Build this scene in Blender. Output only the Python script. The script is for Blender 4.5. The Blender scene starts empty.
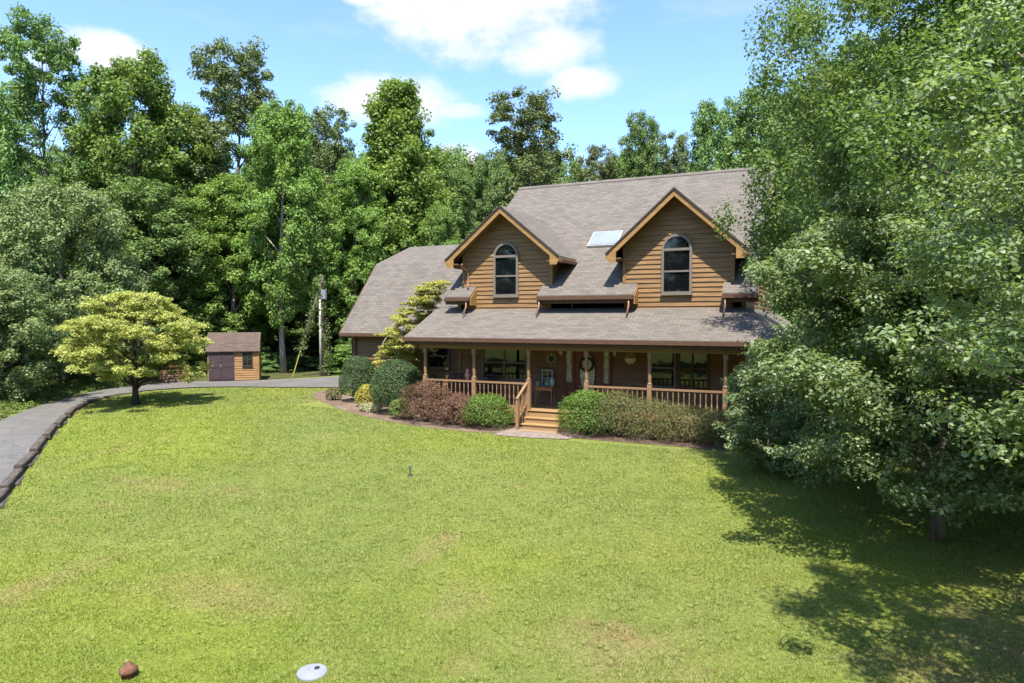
import bpy, math, random
import numpy as np
from mathutils import Vector, Matrix, Euler
R = math.radians
random.seed(7)
scn = bpy.context.scene
COL = scn.collection
CAMZ = 4.0
YAW = 24.6

# ------------------------------------------------------------------ materials
class NT:
    def __init__(s, name):
        s.m = bpy.data.materials.new(name); s.m.use_nodes = True
        s.t = s.m.node_tree; s.t.nodes.clear()
        s.out = s.n('ShaderNodeOutputMaterial')
    def n(s, typ, **kw):
        nd = s.t.nodes.new(typ)
        for k, v in kw.items():
            if k in nd.inputs.keys(): nd.inputs[k].default_value = v
            else: setattr(nd, k, v)
        return nd
    def l(s, a, b): s.t.links.new(a, b)
    def math(s, op, a, b=None, clamp=False):
        nd = s.t.nodes.new('ShaderNodeMath'); nd.operation = op; nd.use_clamp = clamp
        for i, v in enumerate((a, b)):
            if v is None: continue
            if isinstance(v, (int, float)): nd.inputs[i].default_value = v
            else: s.l(v, nd.inputs[i])
        return nd.outputs[0]
    def mix(s, fac, a, b, blend='MIX'):
        nd = s.t.nodes.new('ShaderNodeMix'); nd.data_type = 'RGBA'; nd.blend_type = blend; nd.clamp_factor = True
        for i, v in ((0, fac), (6, a), (7, b)):
            if isinstance(v, (int, float)): nd.inputs[i].default_value = v
            elif isinstance(v, tuple): nd.inputs[i].default_value = (*v[:3], 1)
            else: s.l(v, nd.inputs[i])
        return nd.outputs[2]
    def noise(s, vec, scale, detail=3, rough=.55, dist=0):
        nd = s.n('ShaderNodeTexNoise', Scale=scale, Detail=detail, Roughness=rough, Distortion=dist)
        if vec is not None: s.l(vec, nd.inputs['Vector'])
        return nd.outputs['Fac']
    def ramp(s, fac, lo, hi):
        nd = s.n('ShaderNodeMapRange'); nd.inputs[1].default_value = lo; nd.inputs[2].default_value = hi
        nd.interpolation_type = 'SMOOTHSTEP'
        s.l(fac, nd.inputs[0]); return nd.outputs[0]
    def mapping(s, vec, scale=(1, 1, 1), loc=(0, 0, 0)):
        nd = s.n('ShaderNodeMapping'); nd.inputs['Scale'].default_value = scale; nd.inputs['Location'].default_value = loc
        s.l(vec, nd.inputs['Vector']); return nd.outputs[0]
    def obj(s): return s.n('ShaderNodeTexCoord').outputs['Object']
    def pos(s): return s.n('ShaderNodeNewGeometry').outputs['Position']
    def uv(s): return s.n('ShaderNodeTexCoord').outputs['UV']
    def bsdf(s, col, rough=.6, spec=.4, metal=0, bump=None, bd=.01, bs=.5):
        p = s.n('ShaderNodeBsdfPrincipled'); p.inputs['Roughness'].default_value = rough if isinstance(rough, (int, float)) else .5
        if not isinstance(rough, (int, float)): s.l(rough, p.inputs['Roughness'])
        p.inputs['Specular IOR Level'].default_value = spec; p.inputs['Metallic'].default_value = metal
        if isinstance(col, tuple): p.inputs['Base Color'].default_value = (*col, 1)
        else: s.l(col, p.inputs['Base Color'])
        if bump is not None:
            b = s.n('ShaderNodeBump', Distance=bd, Strength=bs); s.l(bump, b.inputs['Height']); s.l(b.outputs[0], p.inputs['Normal'])
        s.l(p.outputs[0], s.out.inputs[0]); return p

def m_wood(name, c, var=.35, rough=.6, grain=40):
    t = NT(name); uv = t.uv()
    g = t.noise(t.mapping(uv, (1.2, grain, 1)), 1.0, 5, .6)
    b = t.noise(t.mapping(uv, (.45, 6.0, 1)), 1.0, 2, .5)
    dark = tuple(x * (1 - var) for x in c); lite = tuple(min(1, x * (1 + var * .7)) for x in c)
    col = t.mix(t.ramp(g, .3, .7), dark, lite)
    col = t.mix(t.ramp(b, .35, .7), col, t.mix(.5, col, tuple(x * .55 for x in c)))
    t.bsdf(col, rough, .3, bump=g, bd=.004, bs=.5); return t.m
def m_plain(name, c, rough=.5, spec=.4, metal=0, var=.15, scale=6):
    t = NT(name)
    n = t.noise(t.obj(), scale, 4)
    col = t.mix(t.ramp(n, .3, .7), tuple(x * (1 - var) for x in c), tuple(min(1, x * (1 + var)) for x in c))
    t.bsdf(col, rough, spec, metal, bump=n, bd=.002, bs=.3); return t.m
def m_shingle(name, c):
    t = NT(name); uv = t.uv()
    def brick(w, h, off):
        b = t.n('ShaderNodeTexBrick'); t.l(t.mapping(uv, (1, 1, 1), (off, off * .7, 0)), b.inputs['Vector'])
        b.inputs['Scale'].default_value = 1; b.inputs['Brick Width'].default_value = w; b.inputs['Row Height'].default_value = h
        b.inputs['Mortar Size'].default_value = .007; b.inputs['Mortar Smooth'].default_value = .3
        b.inputs['Color1'].default_value = (0, 0, 0, 1); b.inputs['Color2'].default_value = (1, 1, 1, 1); b.inputs['Mortar'].default_value = (.15, .15, .15, 1)
        return b
    b = brick(.31, .145, 0); f = b.outputs['Color']
    lo = tuple(x * .70 for x in c); hi = tuple(x * 1.28 for x in c)
    col = t.mix(f, lo, hi)
    col = t.mix(t.math('MULTIPLY', b.outputs['Fac'], .75), col, tuple(x * .35 for x in c))
    n = t.noise(t.mapping(uv, (1.0, 3.0, 1)), 1.3, 4)
    col = t.mix(t.ramp(n, .35, .7), col, t.mix(.35, col, (c[0] * 1.35, c[1] * 1.2, c[2] * 1.15)))
    n2 = t.noise(t.mapping(uv, (.5, .12, 1)), 1.0, 3)
    col = t.mix(t.ramp(n2, .5, .8), col, t.mix(.3, col, tuple(x * .5 for x in c)))
    gr = t.noise(uv, 160, 2)
    col = t.mix(.35, col, t.mix(gr, tuple(x * .5 for x in c), tuple(x * 1.6 for x in c)))
    h = t.math('SUBTRACT', gr, t.math('MULTIPLY', b.outputs['Fac'], 2.0))
    t.bsdf(col, .9, .2, bump=h, bd=.008, bs=.8); return t.m
def m_leaf(name, dark, lite, trans=.3, rough=.55, spec=.22, objvar=.25, hue=.474):
    t = NT(name)
    at = t.n('ShaderNodeAttribute', attribute_name='tint').outputs['Fac']
    col = t.mix(at, dark, lite)
    oi = t.n('ShaderNodeObjectInfo').outputs['Random']
    hs = t.n('ShaderNodeHueSaturation'); t.l(col, hs.inputs['Color'])
    t.l(t.math('ADD', t.math('MULTIPLY', oi, .022), hue), hs.inputs['Hue']); hs.inputs['Saturation'].default_value = .90
    t.l(t.math('ADD', t.math('MULTIPLY', oi, objvar), 1 - objvar * .5), hs.inputs['Value'])
    p = t.bsdf(hs.outputs[0], rough, spec)
    tr = t.n('ShaderNodeBsdfTranslucent')
    t.l(t.mix(1.0, hs.outputs[0], (1.25, 1.35, .55), 'MULTIPLY'), tr.inputs['Color'])
    mx = t.n('ShaderNodeMixShader'); mx.inputs[0].default_value = trans
    t.l(p.outputs[0], mx.inputs[1]); t.l(tr.outputs[0], mx.inputs[2]); t.l(mx.outputs[0], t.out.inputs[0])
    return t.m
def m_bark(name, c):
    t = NT(name)
    n = t.noise(t.mapping(t.obj(), (6, 6, 1.2)), 1.5, 5, .65)
    col = t.mix(t.ramp(n, .35, .65), tuple(x * .45 for x in c), c)
    t.bsdf(col, .85, .2, bump=n, bd=.04, bs=.8); return t.m
def lawn_color(t, blades=False):
    p = t.pos()
    big = t.noise(p, .22, 4, .6); mid = t.noise(p, 1.1, 5, .6, .6); fine = t.noise(p, 14, 4, .7)
    c = t.mix(t.ramp(big, .35, .68), (.195, .242, .038), (.255, .280, .052))
    c = t.mix(t.ramp(mid, .45, .75), c, (.265, .275, .064))
    c = t.mix(t.math('MULTIPLY', t.ramp(t.noise(p, 2.6, 4, .7), .52, .72), .5), c, (.120, .185, .034))
    # mowing passes: slightly different greens in curved bands
    w = t.n('ShaderNodeTexWave', wave_type='RINGS', rings_direction='Z', Scale=.32, Distortion=1.2, Detail=1.0)
    w.inputs['Detail Scale'].default_value = .3
    t.l(t.mapping(p, (1, 1, 0), (-4.0, 12.0, 0)), w.inputs['Vector'])
    c = t.mix(t.math('MULTIPLY', w.outputs['Fac'], .42), c, (.262, .270, .060))
    # dry, worn patches of tan thatch
    c = t.mix(t.ramp(t.noise(p, .11, 3, .5), .42, .62), t.mix(.4, c, (.215, .240, .080)), t.mix(.35, c, (.255, .300, .032)))
    dry = t.math('MULTIPLY', t.ramp(t.math('ADD', t.noise(p, .42, 5, .65, .4), t.math('MULTIPLY', t.math('SUBTRACT', t.noise(p, 5, 4, .7), .5), .25)), .56, .80), .5)
    s = t.n('ShaderNodeSeparateXYZ'); t.l(p, s.inputs[0])
    nz = t.math('ADD', t.math('MULTIPLY', t.math('SUBTRACT', t.noise(p, .9, 6, .75, .8), .5), 4.2), t.math('MULTIPLY', t.math('SUBTRACT', t.noise(p, 6, 4, .7), .5), 2.2))
    for (x, y, rx, ry, k) in ((-15.8, 12.0, 1.5, .8, .75), (-13.4, 12.4, .9, .5, .6), (-21.6, 24.6, 2.6, .7, .6), (-6.7, 11.2, .35, 1.0, .85),
                              (-5.2, 9.5, .5, .7, .8), (-2.4, 8.9, 1.3, .8, .9), (2.2, 11.2, 1.3, 1.2, 1.0), (1.5, 9.8, 1.2, .7, .8), (-9.0, 8.2, 1.6, .7, .7),
                              (-12.4, 7.2, .5, 1.8, .8), (3.4, 12.8, 1.5, .9, .8), (-17.0, 23.1, 3.2, .25, .5)):
        dx = t.math('DIVIDE', t.math('SUBTRACT', s.outputs[0], x), rx); dy = t.math('DIVIDE', t.math('SUBTRACT', s.outputs[1], y), ry)
        d = t.math('ADD', t.math('ADD', t.math('MULTIPLY', dx, dx), t.math('MULTIPLY', dy, dy)), nz)
        m = t.math('MULTIPLY', t.math('SUBTRACT', 1.0, t.ramp(d, -1.0, 1.6)), k * .8)
        dry = t.math('MAXIMUM', dry, m)
    c = t.mix(dry, c, t.mix(t.ramp(mid, .4, .6), (.34, .275, .13), (.36, .22, .13)))
    if not blades:
        c = t.mix(t.ramp(fine, .3, .75), t.mix(.55, c, (.03, .05, .012)), c)
    return c, fine
def m_lawn():
    t = NT('lawn'); c, f = lawn_color(t)
    p = t.pos(); n = t.noise(p, 30, 5, .8)
    t.bsdf(c, .9, .1, bump=t.math('ADD', n, t.math('MULTIPLY', f, 1.5)), bd=.05, bs=.8); return t.m
def m_blade():
    t = NT('blade'); c, f = lawn_color(t, True)
    at = t.n('ShaderNodeAttribute', attribute_name='tint').outputs['Fac']
    c = t.mix(at, t.mix(.32, c, (.06, .14, .018)), t.mix(.18, c, (.36, .37, .12)))
    p = t.bsdf(c, .55, .3)
    tr = t.n('ShaderNodeBsdfTranslucent'); t.l(t.mix(1.0, c, (1.2, 1.35, .6), 'MULTIPLY'), tr.inputs['Color'])
    mx = t.n('ShaderNodeMixShader'); mx.inputs[0].default_value = .35
    t.l(p.outputs[0], mx.inputs[1]); t.l(tr.outputs[0], mx.inputs[2]); t.l(mx.outputs[0], t.out.inputs[0]); return t.m
def m_asphalt():
    t = NT('asphalt'); p = t.pos()
    c = t.mix(t.ramp(t.noise(p, .6, 5, .6), .35, .7), (.102, .094, .084), (.132, .122, .108))
    c = t.mix(t.math('MULTIPLY', t.ramp(t.noise(p, 90, 3), .45, .7), .5), c, (.11, .11, .11))
    c = t.mix(t.math('MULTIPLY', t.ramp(t.noise(p, 1.8, 6, .7, 1.0), .6, .72), .4), c, (.30, .28, .25))
    cr = t.n('ShaderNodeTexVoronoi', feature='DISTANCE_TO_EDGE', Scale=.45)
    pw = t.n('ShaderNodeVectorMath', operation='ADD'); t.l(p, pw.inputs[0])
    nc = t.n('ShaderNodeTexNoise', Scale=1.5, Detail=5.0); t.l(p, nc.inputs['Vector']); t.l(nc.outputs['Color'], pw.inputs[1]); t.l(pw.outputs[0], cr.inputs['Vector'])
    c = t.mix(t.math('MULTIPLY', t.math('SUBTRACT', 1.0, t.ramp(cr.outputs['Distance'], .003, .014)), .65), c, (.05, .05, .048))
    c = t.mix(t.math('MULTIPLY', t.ramp(t.noise(p, .9, 4, .6), .52, .7), .45), c, (.085, .085, .083))
    t.bsdf(c, .85, .3, bump=t.noise(p, 120, 3), bd=.006); return t.m
def m_mulch():
    t = NT('mulch'); p = t.pos()
    n = t.noise(p, 22, 5, .75); c = t.mix(t.ramp(n, .35, .65), (.065, .040, .028), (.20, .145, .105))
    c = t.mix(t.ramp(t.noise(p, 1.2, 4), .45, .7), c, t.mix(.5, c, (.25, .195, .14)))
    t.bsdf(c, .9, .1, bump=n, bd=.03, bs=1); return t.m
def m_litter():
    t = NT('woodland_floor'); p = t.pos()
    n = t.noise(p, 8, 6, .75); c = t.mix(t.ramp(n, .35, .65), (.03, .04, .012), (.10, .075, .04))
    c = t.mix(t.ramp(t.noise(p, .7, 4), .45, .65), c, t.mix(n, (.03, .06, .012), (.08, .12, .025)))
    t.bsdf(c, .95, .1, bump=n, bd=.05, bs=1); return t.m
def m_glass(name, c=(.004, .005, .006), refl=.6):
    t = NT(name)
    n = t.noise(t.mapping(t.obj(), (1.2, 1.2, 1.6)), 1.0, 2)
    p = t.bsdf(t.mix(t.ramp(n, .5, .75), c, tuple(x * 2.2 + .004 for x in c)), .03, refl, bump=n, bd=.01, bs=.25)
    p.inputs['IOR'].default_value = 1.5; return t.m

M = {}
M['cedar'] = m_wood('cedar', (.228, .128, .050), .5)
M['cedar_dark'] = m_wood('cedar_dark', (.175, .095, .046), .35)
M['cedar_trim'] = m_wood('cedar_trim', (.285, .158, .056), .22)
M['deckwood'] = m_wood('deckwood', (.31, .19, .082), .2)
M['postwood'] = m_wood('postwood', (.25, .148, .074), .22)
M['brownmetal'] = m_plain('brownmetal', (.085, .045, .028), .65, .2, var=.12)
M['copper'] = m_plain('copper', (.20, .095, .065), .42, .5, var=.2)
M['shingle'] = m_shingle('shingle', (.122, .107, .090))
M['shedshingle'] = m_shingle('shedshingle', (.092, .066, .052))
M['drip'] = m_plain('drip', (.035, .025, .02), .6)
M['taupe'] = m_plain('taupe', (.14, .118, .095), .5, var=.08)
M['greyframe'] = m_plain('greyframe', (.11, .095, .075), .5, var=.08)
M['glass'] = m_glass('glass'); M['milkglass'] = m_plain('milkglass', (.30, .30, .24), .25, .6, var=.4, scale=9)
M['maroon'] = m_wood('maroon', (.14, .035, .022), .3, .4)
M['brick'] = m_plain('brick', (.16, .07, .045), .9, .2, var=.4, scale=9)
M['white'] = m_plain('white', (.20, .215, .235), .7, .4, var=.05)
M['skylite'] = m_plain('skylite', (.19, .215, .24), .3, .4, var=.08, scale=1.5)
M['blackish'] = m_plain('blackish', (.022, .018, .02), .6)
M['shed_door'] = m_wood('shed_door', (.055, .036, .040), .3)
M['tie'] = m_wood('tie', (.088, .070, .058), .6, .9, 25)
M['asphalt'] = m_asphalt(); M['mulch'] = m_mulch(); M['lawn'] = m_lawn(); M['blade'] = m_blade(); M['litter'] = m_litter()
M['concrete'] = m_plain('concrete', (.185, .145, .12), .9, .2, var=.2, scale=5)
M['rust'] = m_plain('rust', (.12, .055, .032), .9, .3, var=.35, scale=14)
M['bark'] = m_bark('bark', (.17, .135, .105)); M['palebark'] = m_bark('palebark', (.42, .35, .29)); M['midbark'] = m_bark('midbark', (.27, .225, .185)); M['darkbark'] = m_bark('darkbark', (.07, .052, .042))
M['polewood'] = m_bark('polewood', (.22, .14, .09)); M['steel'] = m_plain('steel', (.45, .45, .42), .4, .5, .6)
M['yellow'] = m_plain('yellow', (.30, .26, .06), .6); M['palepipe'] = m_plain('palepipe', (.34, .32, .29), .6)
M['pink'] = m_plain('pink', (.62, .28, .25), .6, var=.3, scale=12); M['tealpot'] = m_plain('tealpot', (.10, .17, .17), .3)
M['paleteal'] = m_plain('paleteal', (.30, .34, .28), .5, var=.3, scale=15)
M['tablewood'] = m_wood('tablewood', (.34, .16, .07), .3)
L = {}
L['poplar'] = m_leaf('poplar', (0.069, 0.156, 0.025), (0.183, 0.321, 0.049))
L['oak'] = m_leaf('oak', (0.069, 0.151, 0.036), (0.173, 0.298, 0.069))
L['grey'] = m_leaf('grey', (0.093, 0.155, 0.045), (0.217, 0.298, 0.106), .25)
L['pine'] = m_leaf('pine', (0.049, 0.084, 0.028), (0.112, 0.147, 0.056), .15)
L['olive'] = m_leaf('olive', (0.079, 0.119, 0.035), (0.166, 0.213, 0.070), .25)
L['near'] = m_leaf('near', (.055, .112, .024), (.185, .270, .070), .40, .5, .3, hue=.488)
L['silver'] = m_leaf('silver', (.060, .120, .030), (.310, .385, .170), .40, .48, .35, hue=.49)
L['yellowtree'] = m_leaf('yellowtree', (.200, .220, .032), (.480, .445, .115), .34, hue=.5)
L['yellowmaple'] = m_leaf('yellowmaple', (.250, .265, .040), (.540, .480, .110), .38, hue=.5)
L['box'] = m_leaf('box', (0.024, 0.060, 0.018), (0.060, 0.118, 0.034), .15, .55, .22, .1)
L['gold'] = m_leaf('gold', (0.187, 0.187, 0.017), (0.442, 0.374, 0.034), .3, objvar=.1, hue=.5)
L['bright'] = m_leaf('bright', (0.047, 0.115, 0.010), (0.111, 0.212, 0.021), .3, objvar=.1)
L['barberry'] = m_leaf('barberry', (.060, .028, .022), (.190, .078, .052), .2, objvar=.15, hue=.5)
L['spirea'] = m_leaf('spirea', (.065, .070, .020), (.150, .135, .045), .25, objvar=.2, hue=.5)
L['pale'] = m_leaf('pale', (.25, .28, .10), (.55, .50, .30), .25, hue=.5)
L['weed'] = m_leaf('weed', (.06, .12, .02), (.17, .24, .045), .3)
L['tulip'] = m_leaf('tulip', (0.077, 0.166, 0.021), (0.194, 0.312, 0.048), .32)

# ------------------------------------------------------------------ object helpers
def link(name, data, parent=None, loc=(0, 0, 0)):
    o = bpy.data.objects.new(name, data); COL.objects.link(o); o.location = loc
    if parent is not None: o.parent = parent
    return o
def tag(o, label=None, cat=None, group=None, kind=None):
    if label: o['label'] = label
    if cat: o['category'] = cat
    if group: o['group'] = group
    if kind: o['kind'] = kind
    return o
ORG = Vector((0, 0, 0))
def thing(name, loc, label, cat, group=None, rz=0):
    o = link(name, None, None, loc); o.rotation_euler.z = rz
    return tag(o, label, cat, group)
class MB:
    def __init__(s): s.v = []; s.f = []
    def poly(s, pts):
        n = len(s.v); s.v += [tuple(p) for p in pts]; s.f.append(tuple(range(n, n + len(pts)))); return s
    def hexa(s, p):   # 8 points: bottom 4, top 4
        n = len(s.v); s.v += [tuple(q) for q in p]
        for f in ((3, 2, 1, 0), (4, 5, 6, 7), (0, 1, 5, 4), (1, 2, 6, 5), (2, 3, 7, 6), (3, 0, 4, 7)): s.f.append(tuple(n + i for i in f))
        return s
    def box(s, x0, x1, y0, y1, z0, z1):
        return s.hexa([(x0, y0, z0), (x1, y0, z0), (x1, y1, z0), (x0, y1, z0), (x0, y0, z1), (x1, y0, z1), (x1, y1, z1), (x0, y1, z1)])
    def fbox(s, f, a0, a1, b0, b1, o0, o1):   # box in a wall's own frame f(along, up, out)
        return s.hexa([f(a0, b0, o0), f(a1, b0, o0), f(a1, b1, o0), f(a0, b1, o0), f(a0, b0, o1), f(a1, b0, o1), f(a1, b1, o1), f(a0, b1, o1)])
    def slab(s, pts, d):   # prism: top polygon pushed by vector d
        n = len(pts); k = len(s.v); s.v += [tuple(p) for p in pts] + [tuple(Vector(p) + Vector(d)) for p in pts]
        s.f.append(tuple(range(k, k + n))); s.f.append(tuple(range(k + 2 * n - 1, k + n - 1, -1)))
        for i in range(n):
            j = (i + 1) % n; s.f.append((k + j, k + i, k + n + i, k + n + j))
        return s
    def beam(s, a, b, w, h, up=(0, 0, 1)):
        a, b = Vector(a), Vector(b); d = (b - a).normalized(); u = Vector(up); sd = d.cross(u).normalized(); u = sd.cross(d)
        q = [sd * (-w / 2) + u * (-h / 2), sd * (w / 2) + u * (-h / 2), sd * (w / 2) + u * (h / 2), sd * (-w / 2) + u * (h / 2)]
        return s.hexa([a + t for t in q] + [b + t for t in q])
    def tube(s, pts, rad, n=8, cap=True):
        pts = [Vector(p) for p in pts]
        if isinstance(rad, (int, float)): rad = [rad] * len(pts)
        k = len(s.v); ref = None
        for i, p in enumerate(pts):
            d = (pts[min(i + 1, len(pts) - 1)] - pts[max(i - 1, 0)]).normalized()
            if ref is None: ref = d.orthogonal().normalized()
            a = (ref - d * ref.dot(d)).normalized(); b = d.cross(a); ref = a
            for j in range(n):
                t = 2 * math.pi * j / n; s.v.append(tuple(p + (a * math.cos(t) + b * math.sin(t)) * rad[i]))
        for i in range(len(pts) - 1):
            for j in range(n):
                j2 = (j + 1) % n; s.f.append((k + i * n + j, k + i * n + j2, k + (i + 1) * n + j2, k + (i + 1) * n + j))
        if cap:
            s.f.append(tuple(k + j for j in range(n))[::-1]); s.f.append(tuple(k + (len(pts) - 1) * n + j for j in range(n)))
        return s
    def lathe(s, prof, n=16, c=(0, 0, 0)):
        k = len(s.v)
        for r, z in prof:
            for j in range(n): s.v.append((c[0] + r * math.cos(2 * math.pi * j / n), c[1] + r * math.sin(2 * math.pi * j / n), c[2] + z))
        for i in range(len(prof) - 1):
            for j in range(n):
                j2 = (j + 1) % n; s.f.append((k + i * n + j, k + i * n + j2, k + (i + 1) * n + j2, k + (i + 1) * n + j))
        s.f.append(tuple(k + j for j in range(n))[::-1]); s.f.append(tuple(k + (len(prof) - 1) * n + j for j in range(n)))
        return s
    def build(s, name, mat, parent=None, org=None, loc=(0, 0, 0), smooth=False, bevel=0):
        o_ = ORG if org is None else Vector(org)
        v = [(p[0] - o_[0], p[1] - o_[1], p[2] - o_[2]) for p in s.v]
        me = bpy.data.meshes.new(name); me.from_pydata(v, [], s.f); me.update()
        uvl = me.uv_layers.new(name='UVMap').data
        for p in me.polygons:
            n = p.normal; u = Vector((-n.y, n.x, 0))
            if u.length < .05: u = Vector((1, 0, 0))
            u.normalize(); w = n.cross(u)
            if w.z < 0: w = -w
            for li in p.loop_indices:
                c = me.vertices[me.loops[li].vertex_index].co; uvl[li].uv = (c.dot(u), c.dot(w) + .37 * u.x)
            p.use_smooth = smooth
        me.materials.append(mat)
        o = link(name, me, parent, loc)
        if bevel:
            b = o.modifiers.new('b', 'BEVEL'); b.width = bevel; b.segments = 1; b.limit_method = 'ANGLE'
        return o
def copy_thing(src, loc=None, rz=None):
    r = src.copy(); COL.objects.link(r)
    if loc is not None: r.location = loc
    if rz is not None: r.rotation_euler.z = rz
    for ch in [c for c in bpy.data.objects if c.parent == src]:
        c = ch.copy(); COL.objects.link(c); c.parent = r
    return r

# ------------------------------------------------------------------ foliage
def leaf_arrays(rng, P, Nrm, tint, size, width=.62, fold=.25):
    n = len(P); up = rng.normal(size=(n, 3))
    a = np.cross(Nrm, up); a /= np.linalg.norm(a, axis=1, keepdims=True) + 1e-9
    b = np.cross(Nrm, a)
    s = (size * rng.uniform(.65, 1.35, n))[:, None]
    v = np.empty((n, 4, 3))
    v[:, 0] = P - a * s * .5; v[:, 2] = P + a * s * .5
    v[:, 1] = P + b * s * width * .5 + Nrm * s * fold * .5 + a * s * .05; v[:, 3] = P - b * s * width * .5 + Nrm * s * fold * .5 + a * s * .05
    return v, np.repeat(tint, 4)
def quad_mesh(name, v, tint):
    n = len(v); me = bpy.data.meshes.new(name)
    me.vertices.add(n * 4); me.vertices.foreach_set('co', v.reshape(-1).astype(np.float32))
    me.loops.add(n * 4); me.loops.foreach_set('vertex_index', np.arange(n * 4, dtype=np.int32))
    me.polygons.add(n); me.polygons.foreach_set('loop_start', np.arange(0, n * 4, 4, dtype=np.int32))
    me.update(calc_edges=True)
    a = me.attributes.new('tint', 'FLOAT', 'POINT'); a.data.foreach_set('value', np.clip(tint, 0, 1).astype(np.float32))
    return me
def unit(rng, n):
    d = rng.normal(size=(n, 3)); return d / np.linalg.norm(d, axis=1, keepdims=True)
def crown_arrays(rng, H0, H1, Rx, prof, nb, br, nc, cr, nl, leaf, sq=.7, csq=.6, rin=.35, upb=.6, lean=(0, 0), Ry=None, droop=0, width=.62):
    """boughs -> clumps -> leaves; returns leaf quads, tints and the bough centres"""
    Ry = Ry or Rx; B = []
    for i in range(nb):
        t = (i + rng.uniform(0, 1)) / nb; th = i * 2.39996 + rng.uniform(-.6, .6)
        rr = prof(t) * (1 - (1 - rin) * rng.uniform(0, 1) ** 1.6) * rng.uniform(.85, 1.1)
        B.append((math.cos(th) * rr * Rx + lean[0] * t, math.sin(th) * rr * Ry + lean[1] * t, H0 + (H1 - H0) * t))
    B = np.array(B); VS = []; TS = []
    for b in B:
        bt = rng.uniform(0, 1)
        C = b + unit(rng, nc) * (rng.uniform(.2, 1, nc) ** .5)[:, None] * br * np.array((1, 1, sq))
        ct = rng.uniform(0, 1, nc); cs = cr * rng.uniform(.6, 1.3, nc)
        idx = np.repeat(np.arange(nc), nl); d = unit(rng, nc * nl)
        rad = rng.uniform(0, 1, nc * nl) ** .45 * cs[idx]
        P = C[idx] + d * rad[:, None] * np.array((1, 1, csq))
        if droop: P[:, 2] -= droop * (rng.uniform(0, 1, len(P)) ** 2) * cs[idx]
        N = d * .55 + np.array((0, 0, upb)) + rng.normal(size=(nc * nl, 3)) * .42
        N /= np.linalg.norm(N, axis=1, keepdims=True)
        ti = .25 * bt + .3 * ct[idx] + .45 * rng.uniform(0, 1, nc * nl)
        v, t = leaf_arrays(rng, P, N, ti, leaf, width); VS.append(v); TS.append(t)
    return np.concatenate(VS), np.concatenate(TS), B
def trunk_mb(rng, h, r, B=None, lean=(0, 0), limbs=18, wob=.25, base=0.0):
    m = MB(); n = 9; pts = []; rad = []
    wx, wy = rng.uniform(-1, 1, 2) * wob
    for i in range(n):
        t = i / (n - 1); pts.append((lean[0] * t + wx * math.sin(t * 4), lean[1] * t + wy * math.sin(t * 5), base + (h - base) * t))
        rad.append(r * (1.35 if i == 0 else 1) * (1 - .88 * t))
    m.tube(pts, rad, 9)
    if B is not None and len(B):
        pick = rng.permutation(len(B))[:limbs]
        for k in pick:
            b = B[k]; z0 = max(base + .2 * h, b[2] - .45 * math.hypot(b[0], b[1]) - .1 * h)
            z0 = min(z0, h * .97); t = (z0 - base) / max(.1, (h - base)); rr = r * (1 - .88 * t) * .5
            a = Vector((lean[0] * t + wx * math.sin(t * 4), lean[1] * t + wy * math.sin(t * 5), z0)); e = Vector(b)
            mid = a.lerp(e, .5) + Vector((rng.uniform(-.1, .1), rng.uniform(-.1, .1), rng.uniform(-.02, .12))) * (e - a).length
            m.tube([a, a.lerp(mid, .55), mid, e], [rr, rr * .75, rr * .5, rr * .12], 6, False)
    return m
PROTO = {}
def proto(key, seed, leafmat, barkmat, tr=.22, limbs=18, trunk_h=.9, **kw):
    rng = np.random.default_rng(seed); v, t, B = crown_arrays(rng, **kw)
    cm = quad_mesh('crown', v, t); cm.materials.append(leafmat)
    tm = trunk_mb(rng, kw['H0'] + (kw['H1'] - kw['H0']) * trunk_h, tr, B, kw.get('lean', (0, 0)), limbs)
    o = tm.build('trunk', barkmat, None, (0, 0, 0), smooth=True); me = o.data; bpy.data.objects.remove(o)
    PROTO[key] = (me, cm, max(np.percentile(v[:, :, 2], 99.7), 1), np.percentile(np.hypot(v[:, :, 0], v[:, :, 1]), 96))
def place_tree(key, name, loc, height, width, label, cat='tree', group=None, rz=None):
    tm, cm, H, Rr = PROTO[key]
    o = thing(name, loc, label, cat, group, random.uniform(0, 6.28) if rz is None else rz)
    o.scale = (width / Rr, width / Rr, height / H)
    link('trunk', tm, o); link('crown', cm, o); return o

# ------------------------------------------------------------------ terrain
def gz(x, y):
    v = .2 - .072 * math.log1p(math.exp(min(19 - y, 60) / 1.5)) * 1.5
    return max(v, -1.4)
def grid_sheet(name, xs, ys, mat, dz=0.0):
    me = bpy.data.meshes.new(name); V = [(x, y, gz(x, y) + dz) for y in ys for x in xs]; n = len(xs)
    F = [(j * n + i, j * n + i + 1, (j + 1) * n + i + 1, (j + 1) * n + i) for j in range(len(ys) - 1) for i in range(n - 1)]
    me.from_pydata(V, [], F); me.materials.append(mat)
    return link(name, me)
xs = [-600, -300, -150, -90] + [x for x in range(-60, 61, 4)] + [90, 150, 300, 600]
ys = [-600, -200, -60, -20, -8] + [i * .4 for i in range(-10, 70)] + [30, 34, 38, 44, 52, 62, 80, 120, 200, 400, 800]
tag(grid_sheet('ground', xs, ys, M['lawn']), kind='structure')

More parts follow.
